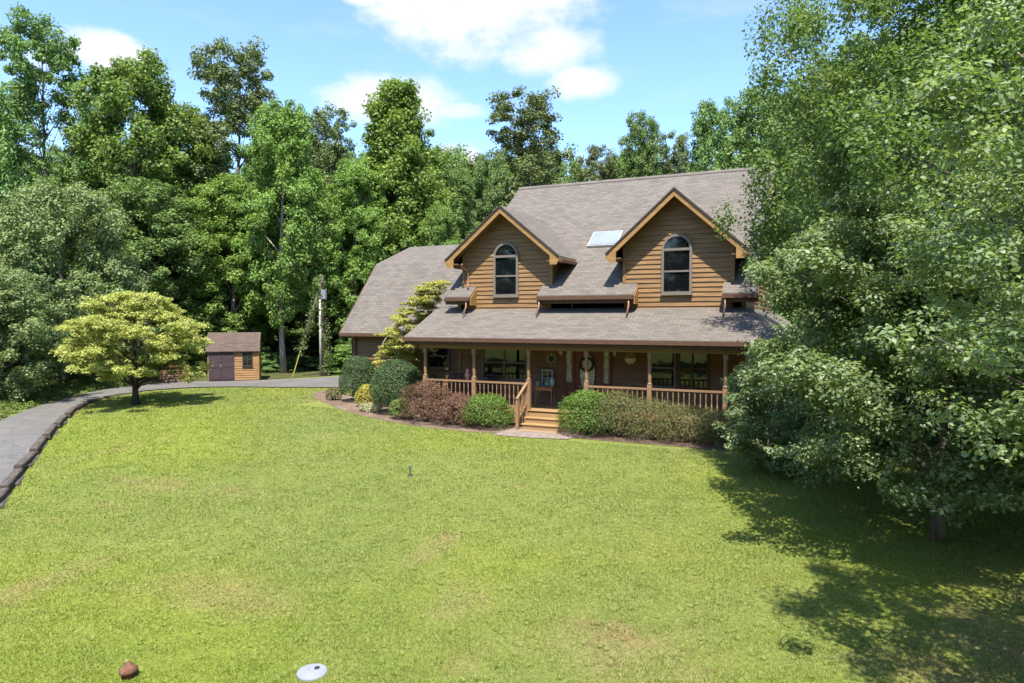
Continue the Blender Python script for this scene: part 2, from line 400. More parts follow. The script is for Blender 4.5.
def catmull(P, k=6):
    out = []
    Q = [P[0]] + list(P) + [P[-1]]
    for i in range(1, len(Q) - 2):
        p0, p1, p2, p3 = (Vector(q) for q in Q[i - 1:i + 3])
        for j in range(k):
            t = j / k; out.append(.5 * ((2 * p1) + (p2 - p0) * t + (2 * p0 - 5 * p1 + 4 * p2 - p3) * t * t + (3 * p1 - p0 - 3 * p2 + p3) * t ** 3))
    out.append(Vector(Q[-2])); return out
def strip(name, A, B, mat, dz, cross=8):
    n = min(len(A), len(B)); V = []; F = []
    for i in range(n):
        for j in range(cross + 1):
            p = A[i].lerp(B[i], j / cross); V.append((p.x, p.y, gz(p.x, p.y) + dz))
    w = cross + 1
    for i in range(n - 1):
        for j in range(cross): F.append((i * w + j, i * w + j + 1, (i + 1) * w + j + 1, (i + 1) * w + j))
    me = bpy.data.meshes.new(name); me.from_pydata(V, [], F); me.materials.append(mat); return link(name, me)
DN = [(-9.0, 2.2), (-14.0, 6.2), (-19.0, 10.2), (-23.9, 14.1), (-27.1, 16.8), (-29.9, 19.4), (-31.6, 21.8), (-32.0, 24.2), (-31.2, 26.3), (-29.4, 27.6), (-26.6, 28.6), (-23.6, 29.8), (-20, 31)]
DF = [(-13.0, -1.5), (-19.0, 3.5), (-25.5, 9.8), (-28.9, 15.3), (-31.0, 18.1), (-32.9, 21.0), (-34.5, 23.9), (-35.0, 25.9), (-34.4, 27.9), (-33.4, 29.6), (-31.0, 31.2), (-29.2, 33.6), (-27.5, 37.5)]
near_e = catmull(DN, 8); far_e = catmull(DF, 8)
tag(strip('driveway', near_e, far_e, M['asphalt'], .05, 10), kind='structure')
# woodland floor beyond the driveway and behind the house
WF = [Vector((x, y)) for x, y in [(-24, 2.5), (-30.5, 9.8), (-34, 16), (-37, 21.0), (-37.2, 26.2), (-35.6, 28.6), (-31.3, 31.6), (-28.2, 38), (-20, 43), (0, 43), (20, 40), (40, 34)]]
WB = [Vector(p) for p in [(-60, -40), (-110, -10), (-140, 20), (-160, 60), (-150, 90), (-130, 120), (-90, 150), (-50, 180), (0, 190), (50, 190), (100, 160), (150, 120)]]
tag(strip('woodland_floor', WF, WB, M['litter'], .02, 12), kind='structure')
# mulch bed along the front of the porch and round the big shrubs
BF = catmull([(-24.0, 29.2), (-23.6, 27.4), (-22.2, 25.7), (-19.7, 23.8), (-17.3, 22.15), (-15.1, 21.15), (-12.9, 20.45), (-10.8, 20.2), (-9.6, 20.4)], 6)
BB = catmull([(-23.9, 29.4), (-23.0, 28.2), (-21, 27.2), (-18.5, 26), (-16.5, 25.2), (-14.5, 23.9), (-12.9, 22.3), (-10.8, 22.3), (-9.6, 22.3)], 6)
tag(strip('garden_bed', BF, BB, M['mulch'], .012, 10), kind='structure')
tag(strip('garden_bed', catmull([(-7.6, 20.5), (-5.0, 20.45), (-2.4, 20.5), (.4, 20.9)], 6), catmull([(-7.6, 22.3), (-5, 22.3), (-2.4, 22.3), (.4, 22.3)], 6), M['mulch'], .012, 10), kind='structure')
tag(strip('path', catmull([(-9.9, 20.0), (-8.6, 20.0), (-7.3, 20.2)], 4), catmull([(-9.6, 22.0), (-8.6, 22.0), (-7.2, 22.0)], 4), M['concrete'], .022, 8), kind='structure')

# ------------------------------------------------------------------ the house
ORG = Vector((-8, 24, 0.2))
house = thing('house', ORG, 'brown cedar log-look house with two gabled dormers over a long front porch', 'house')
G0 = .2
WL, WR, YF, YB = -13.3, -2.45, 24.0, 37.4
EZ, EY, RY, RZ = 4.83, 23.45, 30.7, 10.33
SL = (RZ - EZ) / (RY - EY)
fF = lambda a, b, o: (a, YF - o, b)
def siding(mb, f, z0, z1, lo, hi, pitch=.175):
    z = z0
    while z < z1 - .01:
        zt = min(z + pitch, z1); a0, a1, b0, b1 = lo(z), hi(z), lo(zt), hi(zt)
        if a1 - a0 < .02: break
        if b1 < b0: b0 = b1 = (b0 + b1) / 2
        mb.poly([f(a0, z, .040), f(a1, z, .040), f(b1, zt, .008), f(b0, zt, .008)])
        mb.poly([f(a0, z, .040), f(a1, z, .040), f(a1, z, 0), f(a0, z, 0)])
        z = zt
    return mb
K = lambda c: (lambda z: c)
# ground-floor walls
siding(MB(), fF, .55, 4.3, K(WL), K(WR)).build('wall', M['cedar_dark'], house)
fR = lambda a, b, o: (WR + o, a, b); fL = lambda a, b, o: (WL - o, a, b)
roofz = lambda y: EZ - .14 + SL * ((y if y < RY else 2 * RY - y) - EY)
glo = lambda z: YF if z < roofz(YF) else EY + (z - EZ + .14) / SL
ghi = lambda z: 2 * RY - glo(z)
g = MB(); siding(g, fR, .55, RZ - .1, glo, ghi); g.build('wall', M['cedar'], house)
g = MB(); siding(g, fL, .55, RZ - .1, glo, ghi); g.build('wall', M['cedar'], house)
siding(MB(), lambda a, b, o: (a, 2 * RY - YF + o, b), .55, 4.9, K(WL), K(WR)).build('wall', M['cedar'], house)
MB().box(WL + .03, WR - .03, YF + .03, 2 * RY - YF - .03, 0, .56).build('foundation', M['brick'], house)
MB().box(WL - .05, WL + .09, YF - .05, YF + .09, .5, 5.0).build('corner_board', M['cedar'], house)
MB().box(WR - .09, WR + .05, YF - .05, YF + .09, .5, 5.0).build('corner_board', M['cedar'], house)
# main roof
def zr(y): return EZ + SL * (y - EY)
xl, xr = -13.64, -1.98
T = (0, 0, -.055); T2 = (0, 0, -.13)
r = MB()
r.slab([(xl, YF + .03, zr(YF + .03)), (xr, YF + .03, zr(YF + .03)), (xr, RY, RZ), (xl, RY, RZ)], T)
for a, b in ((xl, -12.53), (-9.72, -6.06), (-3.10, xr)):
    r.slab([(a, EY, EZ), (b, EY, EZ), (b, YF + .03, zr(YF + .03)), (a, YF + .03, zr(YF + .03))], T)
r.slab([(xl, RY, RZ), (xr, RY, RZ), (xr, 2 * RY - EY, EZ), (xl, 2 * RY - EY, EZ)], T)
main_roof = r.build('roof', M['shingle'], house)
MB().slab([(xl - .01, RY - .16, RZ - .105), (xr + .01, RY - .16, RZ - .105), (xr + .01, RY, RZ + .02), (xl - .01, RY, RZ + .02)], (0, 0, .03)).slab([(xl - .01, RY, RZ + .02), (xr + .01, RY, RZ + .02), (xr + .01, RY + .16, RZ - .105), (xl - .01, RY + .16, RZ - .105)], (0, 0, .03)).build('ridge_cap', M['shingle'], main_roof)
e = .012
for a, b in ((xl, -12.53), (-9.72, -6.06), (-3.10, xr)):
    s = MB()
    s.slab([(a + e, EY + e, EZ - .057), (b - e, EY + e, EZ - .057), (b - e, YF, zr(YF) - .057), (a + e, YF, zr(YF) - .057)], (0, 0, -.12))
    s.box(a + e, b - e, EY + .02, YF - .04, EZ - .30, EZ - .17)      # boxed soffit
    s.build('soffit', M['brownmetal'], house)
s = MB(); s.slab([(xl + e, YF, zr(YF) - .057), (WL - .04, YF, zr(YF) - .057), (WL - .04, RY, RZ - .057), (xl + e, RY, RZ - .057)], (0, 0, -.16))
s.build('soffit', M['brownmetal'], house); s = MB()
s.slab([(WR + .04, YF, zr(YF) - .057), (xr - e, YF, zr(YF) - .057), (xr - e, RY, RZ - .057), (WR + .04, RY, RZ - .057)], (0, 0, -.16))
s.build('soffit', M['brownmetal'], house)
for a, b in ((xl, -12.53), (-9.72, -6.06), (-3.10, xr)):
    MB().box(a + .01, b - .01, EY - .11, EY + .01, EZ - .17, EZ - .035).build('gutter', M['brownmetal'], house)
# end boards of the roof pieces between the dormers, and main rakes
for a in (-12.53, -9.72, -6.06, -3.10):
    g = MB(); g.hexa([(a - .02, EY + .03, EZ - .34), (a + .02, EY + .03, EZ - .34), (a + .02, YF - .04, EZ - .34), (a - .02, YF - .04, EZ - .34),
            (a - .02, EY + .03, EZ - .06), (a + .02, EY + .03, EZ - .06), (a + .02, YF - .04, zr(YF - .04) - .06), (a - .02, YF - .04, zr(YF - .04) - .06)])
    g.build('end_board', M['cedar_trim'], house)
for x in (xl, xr):
    MB().beam((x, EY, EZ - .16), (x, RY, RZ - .16), .03, .2).beam((x, 2 * RY - EY, EZ - .16), (x, RY, RZ - .16), .03, .2).build('rake_board', M['cedar_trim'], house)
# skylight on the main roof slope
n_ = Vector((0, -SL, 1)).normalized()
def onroof(x, y, h): return Vector((x, y, zr(y))) + n_ * h
sk = MB()
x0, x1, y0, y1 = -8.62, -7.38, 26.02, 26.88
sk.hexa([onroof(x0, y0, -.02), onroof(x1, y0, -.02), onroof(x1, y1, -.02), onroof(x0, y1, -.02), onroof(x0, y0, .1), onroof(x1, y0, .1), onroof(x1, y1, .1), onroof(x0, y1, .1)])
skl = sk.build('skylight', M['steel'], house)
MB().hexa([onroof(x0 + .07, y0 + .05, .1), onroof(x1 - .07, y0 + .05, .1), onroof(x1 - .07, y1 - .05, .1), onroof(x0 + .07, y1 - .05, .1),
           onroof(x0 + .07, y0 + .05, .115), onroof(x1 - .07, y0 + .05, .115), onroof(x1 - .07, y1 - .05, .115), onroof(x0 + .07, y1 - .05, .115)]).build('pane', M['skylite'], skl)

def window(f, a0, a1, z0, z1, rails=(), mull=(), arch=False, parent=house, mat='taupe', w=.07, out=.09, sill=True, gm='glass'):
    m = MB()
    m.fbox(f, a0 - w, a0, z0 - w, z1, .0, out); m.fbox(f, a1, a1 + w, z0 - w, z1, .0, out)
    m.fbox(f, a0, a1, z0 - w, z0, 0, out)
    if not arch: m.fbox(f, a0 - w, a1 + w, z1, z1 + w, 0, out + .002)
    c = (a0 + a1) / 2; r0 = (a1 - a0) / 2
    if arch:
        N = 18
        m.fbox(f, a0, a1, z1 - .05, z1 + .04, .0, out + .004)
        for i in range(N):
            t0, t1 = math.pi * i / N, math.pi * (i + 1) / N
            P = [(c + (r0 + q) * math.cos(t), z1 + (r0 + q) * math.sin(t)) for t, q in ((t0, 0), (t1, 0), (t1, w), (t0, w))]
            m.hexa([f(p[0], p[1], 0) for p in P] + [f(p[0], p[1], out) for p in P])
    for z in rails: m.fbox(f, a0, a1, z - .03, z + .03, .03, out - .015)
    for a in mull: m.fbox(f, a - .035, a + .035, z0, z1, .03, out - .012)
    fr = m.build('window', M[mat], parent)
    p = MB(); p.fbox(f, a0, a1, z0, z1, .036, .048)
    if arch:
        pts = [(c + r0 * math.cos(math.pi * i / 18), z1 + r0 * math.sin(math.pi * i / 18)) for i in range(19)]
        p.poly([f(x, z, .048) for x, z in pts])
    p.build('pane', M[gm], fr)
    if sill: MB().fbox(f, a0 - w - .02, a1 + w + .02, z0 - w - .045, z0 - w, 0, out + .04).build('sill', M[mat], fr)
    return fr
# dormers
def dormer(c, az):
    hw, hr, ez, y0 = 1.86, 2.38, 6.28, 23.42
    k = (az - ez) / hr
    wlo = lambda z: c - (hw if z < az - .16 - hw * k else (az - .16 - z) / k)
    whi = lambda z: 2 * c - wlo(z)
    wall = MB(); siding(wall, fF, 4.25, az - .18, wlo, whi, .165)
    for sgn in (-1, 1):
        f = lambda a, b, o, sgn=sgn: (c + sgn * (hw + o - .03), a, b)
        z = 5.15
        while z < az - .16 - hw * k:
            zt = z + .165; ym = EY + (zt - EZ) / SL + .1
            if ym > YF: wall.poly([f(YF - .02, z, .034), f(ym, z, .034), f(ym, zt, .008), f(YF - .02, zt, .008)]); wall.poly([f(YF - .02, z, .034), f(ym, z, .034), f(ym, z, 0), f(YF - .02, z, 0)])
            z = zt
    dm = wall.build('dormer', M['cedar'], house)
    r = MB(); yr = EY + (az - EZ) / SL + .05; ye = EY + (ez - EZ) / SL + .05
    s = MB(); d = MB(); b = MB()
    for sg in (-1, 1):
        r.slab([(c, y0, az), (c + sg * hr, y0, ez), (c + sg * hr, ye, ez), (c, yr, az)], (0, 0, -.05))
        s.slab([(c, y0 + .03, az - .052), (c + sg * (hr - .01), y0 + .03, ez - .044), (c + sg * (hr - .01), ye, ez - .044), (c, yr - .03, az - .052)], (0, 0, -.1))
        s.box(min(c + sg * (hw + .02), c + sg * (hr - .02)), max(c + sg * (hw + .02), c + sg * (hr - .02)), y0 + .07, ye - .25, ez - .19, ez - .16)
        d.beam((c, y0 - .045, az - .03), (c + sg * (hr + .02), y0 - .045, ez - .035), .03, .055)
        # rake board with the boxed end
        a = Vector((c, y0 - .02, az - .052)); e = Vector((c + sg * hr, y0 - .02, ez - .052)); dz = Vector((0, 0, -.24)); th = Vector((0, .045, 0))
        q = [a, e, e + dz * .42, Vector((c + sg * (hr - .10), y0 - .02, ez - .052 - .27)), Vector((c + sg * (hr - .36), y0 - .02, ez - .052 - .27)), Vector((c + sg * (hr - .36), y0 - .02, ez - .052 + .36 * k - .24)), a + dz]
        b.slab(q, th)
        # side fascia + box
        b.box(min(c + sg * (hr - .02), c + sg * (hr + .012)), max(c + sg * (hr - .02), c + sg * (hr + .012)), y0 + .03, ye - .15, ez - .2, ez - .06)
    rf = r.build('dormer_roof', M['shingle'], house)
    s.build('soffit', M['cedar'], rf); d.build('drip_edge', M['drip'], rf); b.build('rake_board', M['cedar_trim'], rf)
    for sg in (-1, 1): MB().box(c + sg * hw - .055, c + sg * hw + .055, YF - .05, YF + .03, 4.9 if sg < 0 else 4.95, az - .2 - hw * k).build('corner_board', M['cedar'], dm)
    w = window(fF, c - .44, c + .44, 4.92, 6.38, rails=(5.62,), arch=True, parent=house, w=.085, out=.10)
    tb = MB()
    tb.fbox(fF, c - 1.45, c + 1.45, 4.24, 4.36, .0, .05); tb.build('flashing', M['cedar_trim'], dm)
dormer(-11.22, 8.26); dormer(-4.69, 8.42)
def downspout(pts, r=.035):
    MB().tube(pts, r, 6).build('downspout', M['copper'], house, smooth=True)
downspout([(-12.9, 23.5, 6.1), (-12.98, 23.6, 5.98), (-12.86, 23.9, 5.85), (-12.86, 23.92, 5.3), (-12.8, 23.78, 5.18)])
MB().box(-13.62, -13.5, 23.46, 25.3, 6.06, 6.17).build('gutter', M['brownmetal'], house)
MB().box(-8.84, -8.72, 23.5, 25.2, 6.04, 6.15).build('gutter', M['brownmetal'], house)
MB().tube([(-13.5, 23.5, 6.08), (-13.3, 23.6, 5.98), (-12.95, 23.85, 5.92)], .035, 6).build('downspout', M['brownmetal'], house)
for x in (-12.68, -9.62, -6.24, -3.0):
    downspout([(x, 23.4, 4.7), (x, 23.4, 4.42), (x, 23.15, 4.12)])

# porch roof, wrapping round the right side
PE, PEZ, PWZ = 21.6, 3.30, 4.37
pl, pr = -14.35, -.80
pr_ = MB()
pr_.slab([(pl, PE, PEZ), (pr, PE, PEZ), (WR, YF, PWZ), (pl, YF, PWZ)], (0, 0, -.055))
pr_.slab([(pr, PE, PEZ), (pr, 37.0, PEZ), (WR, 37.0, PWZ), (WR, YF, PWZ)], (0, 0, -.055))
pr_.slab([(pl, YF + .002, PWZ), (WL + .04, YF + .002, PWZ), (WL + .04, 27.2, PWZ + .35), (pl, 27.2, PWZ + .35)], (0, 0, -.055))
porch_roof = pr_.build('porch_roof', M['shingle'], house)
MB().slab([(pl + .01, PE + .01, PEZ - .058), (pr - .01, PE + .01, PEZ - .058), (WR, YF, PWZ - .058), (pl + .01, YF, PWZ - .058)], (0, 0, -.08)).build('deck_board', M['cedar'], porch_roof)
MB().box(pl - .0, pr, PE - .12, PE + .0, PEZ - .155, PEZ - .025).build('gutter', M['brownmetal'], porch_roof)
MB().box(pl + .02, pr - .02, PE + .004, PE + .03, PEZ - .28, PEZ - .16).build('fascia', M['brownmetal'], porch_roof)
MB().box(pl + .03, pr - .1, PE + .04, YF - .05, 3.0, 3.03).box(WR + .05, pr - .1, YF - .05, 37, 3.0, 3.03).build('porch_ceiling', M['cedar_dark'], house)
MB().box(pl + .5, pr - .3, 21.9, 22.08, 2.88, 2.998).build('beam', M['postwood'], house)
MB().slab([(pl + .02, PE + .03, PEZ - .28), (pl + .02, YF, PWZ - .35), (pl + .02, YF, PWZ - .06), (pl + .02, PE + .03, PEZ - .06)], (.03, 0, 0)).build('end_board', M['cedar'], house)
downspout([(-14.1, 21.55, 3.15), (-14.1, 21.6, 3.05), (-13.85, 21.95, 2.9), (-13.8, 21.97, 2.8)], .04)
# deck
deck = MB().box(-13.85, pr - .25, 21.9, YF - .04, .70, .76).box(WR + .06, pr - .25, YF - .04, 37, .70, .76).build('porch_deck', M['deckwood'], house)
MB().box(-13.83, -9.36, 21.86, 21.898, .30, .70).box(-7.34, pr - .27, 21.86, 21.898, .30, .70).build('rim_board', M['postwood'], deck)
MB().box(-13.7, -9.5, 21.95, 22.0, .15, .32).box(-7.3, pr - .4, 21.95, 22.0, .15, .32).build('skirt', M['blackish'], deck)
posts_x = [-13.66, -11.59, -9.43, -7.3, -5.15, -2.78, -1.25]
def post_mb():
    m = MB(); m.box(-.07, .07, -.07, .07, 0, 1.08); m.box(-.07, .07, -.07, .07, 1.95, 2.12)
    m.lathe([(.055, 1.08), (.075, 1.1), (.05, 1.14), (.055, 1.2), (.062, 1.5), (.055, 1.88), (.072, 1.92), (.07, 1.95)], 10); return m
pm = None
for x in posts_x:
    if pm is None:
        o = post_mb().build('porch_post', M['postwood'], house, (0, 0, 0), (x - ORG[0], 22 - ORG[1], .76 - ORG[2])); pm = o.data
    else: link('porch_post', pm, house, (x - ORG[0], 22 - ORG[1], .76 - ORG[2]))
bal = None
def railing(x0, x1):
    global bal
    rl = MB().box(x0, x1, 21.96, 22.04, 1.66, 1.72).build('railing', M['postwood'], house)
    MB().box(x0, x1, 21.975, 22.025, .86, .91).build('bottom_rail', M['postwood'], rl)
    n = max(2, round((x1 - x0) / .172)); 
    for i in range(1, n):
        x = x0 + (x1 - x0) * i / n; loc = (x - ORG[0], 22 - ORG[1], .91 - ORG[2])
        if bal is None:
            bm = MB().lathe([(.022, 0), (.022, .13), (.014, .15), (.027, .22), (.03, .30), (.016, .40), (.014, .5), (.022, .57), (.014, .59), (.022, .61), (.022, .75)], 6)
            bal = bm.build('baluster', M['postwood'], rl, (0, 0, 0), loc).data
        else: link('baluster', bal, rl, loc)
for i, (a, b) in enumerate(zip(posts_x[:-1], posts_x[1:])):
    if i != 2: railing(a + .07, b - .07)
# front steps with one railing on the left
st = MB()
for i in range(3):
    z = .76 - .187 * (i + 1); y1 = 21.86 - .28 * i if i else 21.86
    st.box(-9.36, -7.34, 21.86 - .28 * (i + 1), 21.86 - .28 * i - .002, G0 - .1, z - .04)
    st.box(-9.42, -7.28, 21.86 - .28 * (i + 1) - .03, 21.86 - .28 * i - .004, z - .04, z)
st.box(-9.36, -7.34, 21.862, 21.898, .5, .7)
st.box(-9.42, -7.28, 21.83, 21.95, .765, .785)
steps = st.build('steps', M['deckwood'], house, bevel=.006)
m = MB(); m.box(-9.53, -9.43, 21.10, 21.20, .15, 1.30)
m.beam((-9.47, 21.98, 1.74), (-9.48, 21.08, 1.24), .09, .045)
m.beam((-9.47, 21.98, 1.02), (-9.48, 21.15, .5), .04, .08)
sr = m.build('step_railing', M['postwood'], house)
for i in range(1, 5):
    t = i / 5; y = 21.95 - .8 * t
    MB().box(-9.49, -9.455, y - .018, y + .018, 1.0 - .5 * t, 1.7 - .45 * t).build('baluster', M['postwood'], sr)

# porch windows and door
window(fF, -12.18, -10.40, 1.66, 2.88, rails=(2.27,), mull=(-11.29,), w=.08, mat='greyframe')
window(fF, -5.62, -4.76, 1.62, 2.88, rails=(2.25,), w=.08, mat='greyframe')
window(fF, -4.55, -3.64, 1.62, 2.88, rails=(2.25,), mull=(-4.12,), w=.08, mat='brownmetal')
m = MB()
m.fbox(fF, -8.86, -7.0, 2.86, 2.95, 0, .09)
for a, b in ((-8.86, -8.74), (-8.52, -8.40), (-7.42, -7.30), (-7.10, -7.0)): m.fbox(fF, a, b, .76, 2.86, 0, .09)
m.fbox(fF, -8.74, -8.52, .76, 1.62, .0, .06); m.fbox(fF, -7.30, -7.10, .76, 1.62, 0, .06)
door = m.build('door_surround', M['maroon'], house)
m = MB().fbox(fF, -8.74, -8.52, 1.62, 2.8, .036, .048); m.build('side_light', M['milkglass'], door)
m = MB().fbox(fF, -7.30, -7.10, 1.62, 2.8, .036, .048); m.build('side_light', M['milkglass'], door)
d = MB(); d.fbox(fF, -8.40, -7.42, .78, 2.86, .036, .05)
for a, b, z0, z1 in ((-8.33, -7.49, .88, 1.2), ): d.fbox(fF, a, b, z0, z1, .05, .062)
dr = d.build('door', M['maroon'], house)
pts = [(-7.91 + .31 * math.cos(t * math.pi / 12), 1.98 + .74 * math.sin(t * math.pi / 12)) for t in range(24)]
MB().slab([fF(a, b, .066) for a, b in pts], (0, .012, 0)).build('pane', M['milkglass'], dr)
rg = MB()
for i in range(24):
    a, b = pts[i], pts[(i + 1) % 24]; rg.beam(fF(a[0], a[1], .07), fF(b[0], b[1], .07), .03, .03, (0, 1, 0))
rg.build('oval_frame', M['blackish'], dr)
MB().lathe([(.0, 0), (.03, .01), (.03, .03), (.015, .05)], 10).build('handle', M['steel'], dr, (0, 0, 0), tuple(Vector((-7.5, 23.93, 1.75)) - ORG))
def lantern(x, z):
    m = MB(); m.fbox(fF, x - .04, x + .04, z - .12, z + .12, .03, .06); m.fbox(fF, x - .015, x + .015, z + .1, z + .13, .06, .16)
    l = m.build('porch_light', M['blackish'], house)
    MB().lathe([(.03, -.1), (.07, -.06), (.09, .06), (.05, .11), (.02, .13)], 8, (x, YF - .17, z)).build('lamp_shade', M['milkglass'], l)
lantern(-8.90, 2.72); lantern(-6.84, 2.74)

# left wing with its gambrel roof
XW0, XW1 = -20.05, WL
fW = lambda a, b, o: (a, 26.0 - o, b)
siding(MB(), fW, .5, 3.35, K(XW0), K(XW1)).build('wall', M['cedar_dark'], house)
prof = [(25.6, 3.32), (28.5, 6.71), (31.6, 7.86), (34.7, 6.71), (37.6, 3.32)]
def wl(z):
    if z < 3.4: return 26.0
    if z < 6.6: return 25.6 + (z - 3.2) / (6.6 - 3.2) * 2.9
    return 28.5 + (z - 6.6) / 1.15 * 3.1
siding(MB(), lambda a, b, o: (XW0 - o, a, b), .5, 7.7, wl, lambda z: 63.2 - wl(z)).build('wall', M['cedar'], house)
siding(MB(), lambda a, b, o: (a, 37.2 + o, b), .5, 3.4, K(XW0), K(XW1)).build('wall', M['cedar'], house)
MB().box(XW0 + .03, XW1 - .03, 26.03, 37.1, 0, .51).build('foundation', M['brick'], house)
wr = MB(); ws = MB(); wb = MB()
for (ya, za), (yb, zb) in zip(prof[:-1], prof[1:]):
    wr.slab([(-20.55, ya, za), (WL + .02, ya, za), (WL + .02, yb, zb), (-20.55, yb, zb)], (0, 0, -.06))
    ws.slab([(-20.53, ya, za - .062), (XW0 - .02, ya, za - .062), (XW0 - .02, yb, zb - .062), (-20.53, yb, zb - .062)], (0, 0, -.12))
    wb.beam((-20.56, ya, za - .13), (-20.56, yb, zb - .13), .03, .2)
wroof = wr.build('wing_roof', M['shingle'], house); ws.build('soffit', M['brownmetal'], wroof); wb.build('rake_board', M['brownmetal'], wroof)
MB().box(-20.5, WL - .05, 25.5, 25.62, 3.16, 3.29).build('gutter', M['brownmetal'], wroof)
MB().box(-20.5, WL - .05, 25.63, 26.0, 3.08, 3.14).build('soffit', M['brownmetal'], wroof)
MB().box(XW0 - .06, XW0 + .12, 25.9, 26.06, .3, 3.1).build('corner_board', M['blackish'], house)
window(fW, -15.95, -14.95, 1.86, 2.78, rails=(2.34,), w=.07, mat='greyframe')
window(fW, -18.2, -17.2, 1.5, 2.7, rails=(2.1,), w=.07)
downspout([(-19.85, 25.6, 3.15), (-19.9, 25.85, 3.0), (-19.92, 25.9, .4)], .04)

# ------------------------------------------------------------------ things on the porch
ORG = Vector((0, 0, 0))
DK = .762
t = thing('side_table', (-9.40, 23.5, DK), 'small wooden table by the front wall at the top of the steps', 'table')
MB().box(-.36, .36, -.2, .2, .66, .70).build('table_top', M['tablewood'], t, bevel=.005)
MB().box(-.32, .32, -.17, .17, .56, .66).build('apron', M['tablewood'], t)
for sx in (-1, 1):
    for sy in (-1, 1):
        MB().tube([(sx * .30, sy * .15, .66), (sx * .31, sy * .16, .0)], [.03, .018], 8).build('leg', M['tablewood'], t)
t = thing('window_frame', (-9.36, 23.62, DK + .70), 'old white four-pane window frame standing on the porch table', 'decoration')
m = MB(); y0, y1 = -.02, .02
m.box(-.22, -.17, y0, y1, 0, .62); m.box(.17, .22, y0, y1, 0, .62); m.box(-.17, .17, y0, y1, 0, .06); m.box(-.17, .17, y0, y1, .56, .62)
m.box(-.015, .015, y0 + .005, y1 - .005, .06, .56); m.box(-.17, -.015, y0 + .005, y1 - .005, .30, .33); m.box(.015, .17, y0 + .005, y1 - .005, .30, .33)
m.build('frame', M['white'], t); MB().box(-.17, .17, .002, .006, .06, .56).build('pane', M['glass'], t)
tag(MB().lathe([(.06, 0), (.075, .03), (.07, .17), (.078, .19), (.06, .19), (.055, .05)], 14).build('mug', M['white'], None, (0, 0, 0), (-9.66, 23.42, DK + .70), True), 'white ceramic mug at the left end of the porch table', 'mug')
t = thing('jug', (-9.28, 23.44, DK + .70), 'dark teal rounded jug on the porch table in front of the window frame', 'jug')
MB().lathe([(.06, 0), (.11, .06), (.12, .14), (.07, .22), (.05, .26), (.065, .29), (.05, .29)], 14).build('body', M['tealpot'], t, smooth=True)
MB().tube([(.06, 0, .26), (.14, 0, .24), (.15, 0, .16), (.11, 0, .10)], .012, 6).build('handle', M['tealpot'], t)
tag(MB().lathe([(.05, 0), (.09, .05), (.10, .2), (.06, .30), (.03, .36), (.0, .37)], 12).build('urn', M['paleteal'], None, (0, 0, 0), (-9.13, 23.5, DK + .70), True), 'pale grey urn at the right end of the porch table', 'urn')
t = thing('sunburst_clock', (-9.32, 23.92, 2.47), 'pale sunburst ring hanging on the wall left of the front door', 'wall decoration')
m = MB()
for i in range(24):
    a0, a1 = 2 * math.pi * i / 24, 2 * math.pi * (i + 1) / 24
    m.beam((.14 * math.cos(a0), 0, .14 * math.sin(a0)), (.14 * math.cos(a1), 0, .14 * math.sin(a1)), .03, .035, (0, 1, 0))
m.build('ring', M['paleteal'], t)
m = MB()
for i in range(12):
    a = 2 * math.pi * i / 12; m.beam((.16 * math.cos(a), 0, .16 * math.sin(a)), (.25 * math.cos(a), 0, .25 * math.sin(a)), .02, .035, (0, 1, 0))
m.build('ray', M['paleteal'], t); tag([c for c in bpy.data.objects if c.parent == t][-1], kind='stuff')
MB().lathe([(.10, 0), (.1, .02)], 16).build('face', M['blackish'], t).rotation_euler = (R(90), 0, 0)
t = thing('round_plaque', (-6.30, 23.93, 2.56), 'round wall plaque with cream lower half right of the door', 'wall decoration')
m = MB(); m.poly([(0.0 + .20 * math.cos(math.pi * i / 16), -.035, -.20 * math.sin(math.pi * i / 16)) for i in range(17)]); m.build('lower_half', m_plain('cream', (.45, .40, .26), .5), t)
o = MB().lathe([(.22, 0), (.22, .02)], 24).build('back', M['cedar'], t); o.rotation_euler = (R(90), 0, 0)
t = thing('door_wreath', (-7.93, 23.92, 2.30), 'dark round wreath hung on the glass of the front door', 'wreath')
m = MB()
pp = [(.24 * math.cos(2 * math.pi * i / 20), random.uniform(-.02, .0), .24 * math.sin(2 * math.pi * i / 20)) for i in range(21)]
m.tube(pp, .035, 7, False); m.build('hoop', M['blackish'], t)
rng = np.random.default_rng(3); th = rng.uniform(0, 6.28, 500); P = np.stack([.24 * np.cos(th), rng.uniform(-.06, .0, 500), .24 * np.sin(th)], 1) + rng.normal(size=(500, 3)) * .022
v, tt = leaf_arrays(rng, P, unit(rng, 500), rng.uniform(0, 1, 500), .05); me = quad_mesh('leaves', v, tt); me.materials.append(L['box']); link('leaves', me, t)
# bench, ornament and chairs at the left end of the porch
def porch_chair(loc, rz, label, group=None):
    t = thing('porch_chair', loc, label, 'chair', group, rz)
    m = MB().box(-.26, .26, -.25, .25, .40, .44); m.build('seat', M['blackish'], t)
    m = MB()
    for i in range(6): x = -.22 + .088 * i; m.beam((x, .24, .44), (x, .36, 1.02), .05, .018, (1, 0, 0))
    m.beam((-.27, .37, 1.03), (.27, .37, 1.03), .03, .07); m.build('backrest', M['blackish'], t)
    for sx in (-1, 1):
        for sy in (-1, 1): MB().box(sx * .25 - .02, sx * .25 + .02, sy * .22 - .02, sy * .22 + .02, 0, .62 if sy < 0 else .42).build('leg', M['blackish'], t)
        MB().box(sx * .27 - .04, sx * .27 + .04, -.28, .30, .62, .645).build('arm', M['blackish'], t)
    return t
porch_chair((-13.0, 23.25, DK), .35, 'dark slatted armchair at the far left end of the porch')
porch_chair((-11.75, 23.3, DK), -.3, 'dark slatted armchair under the left end of the double window')
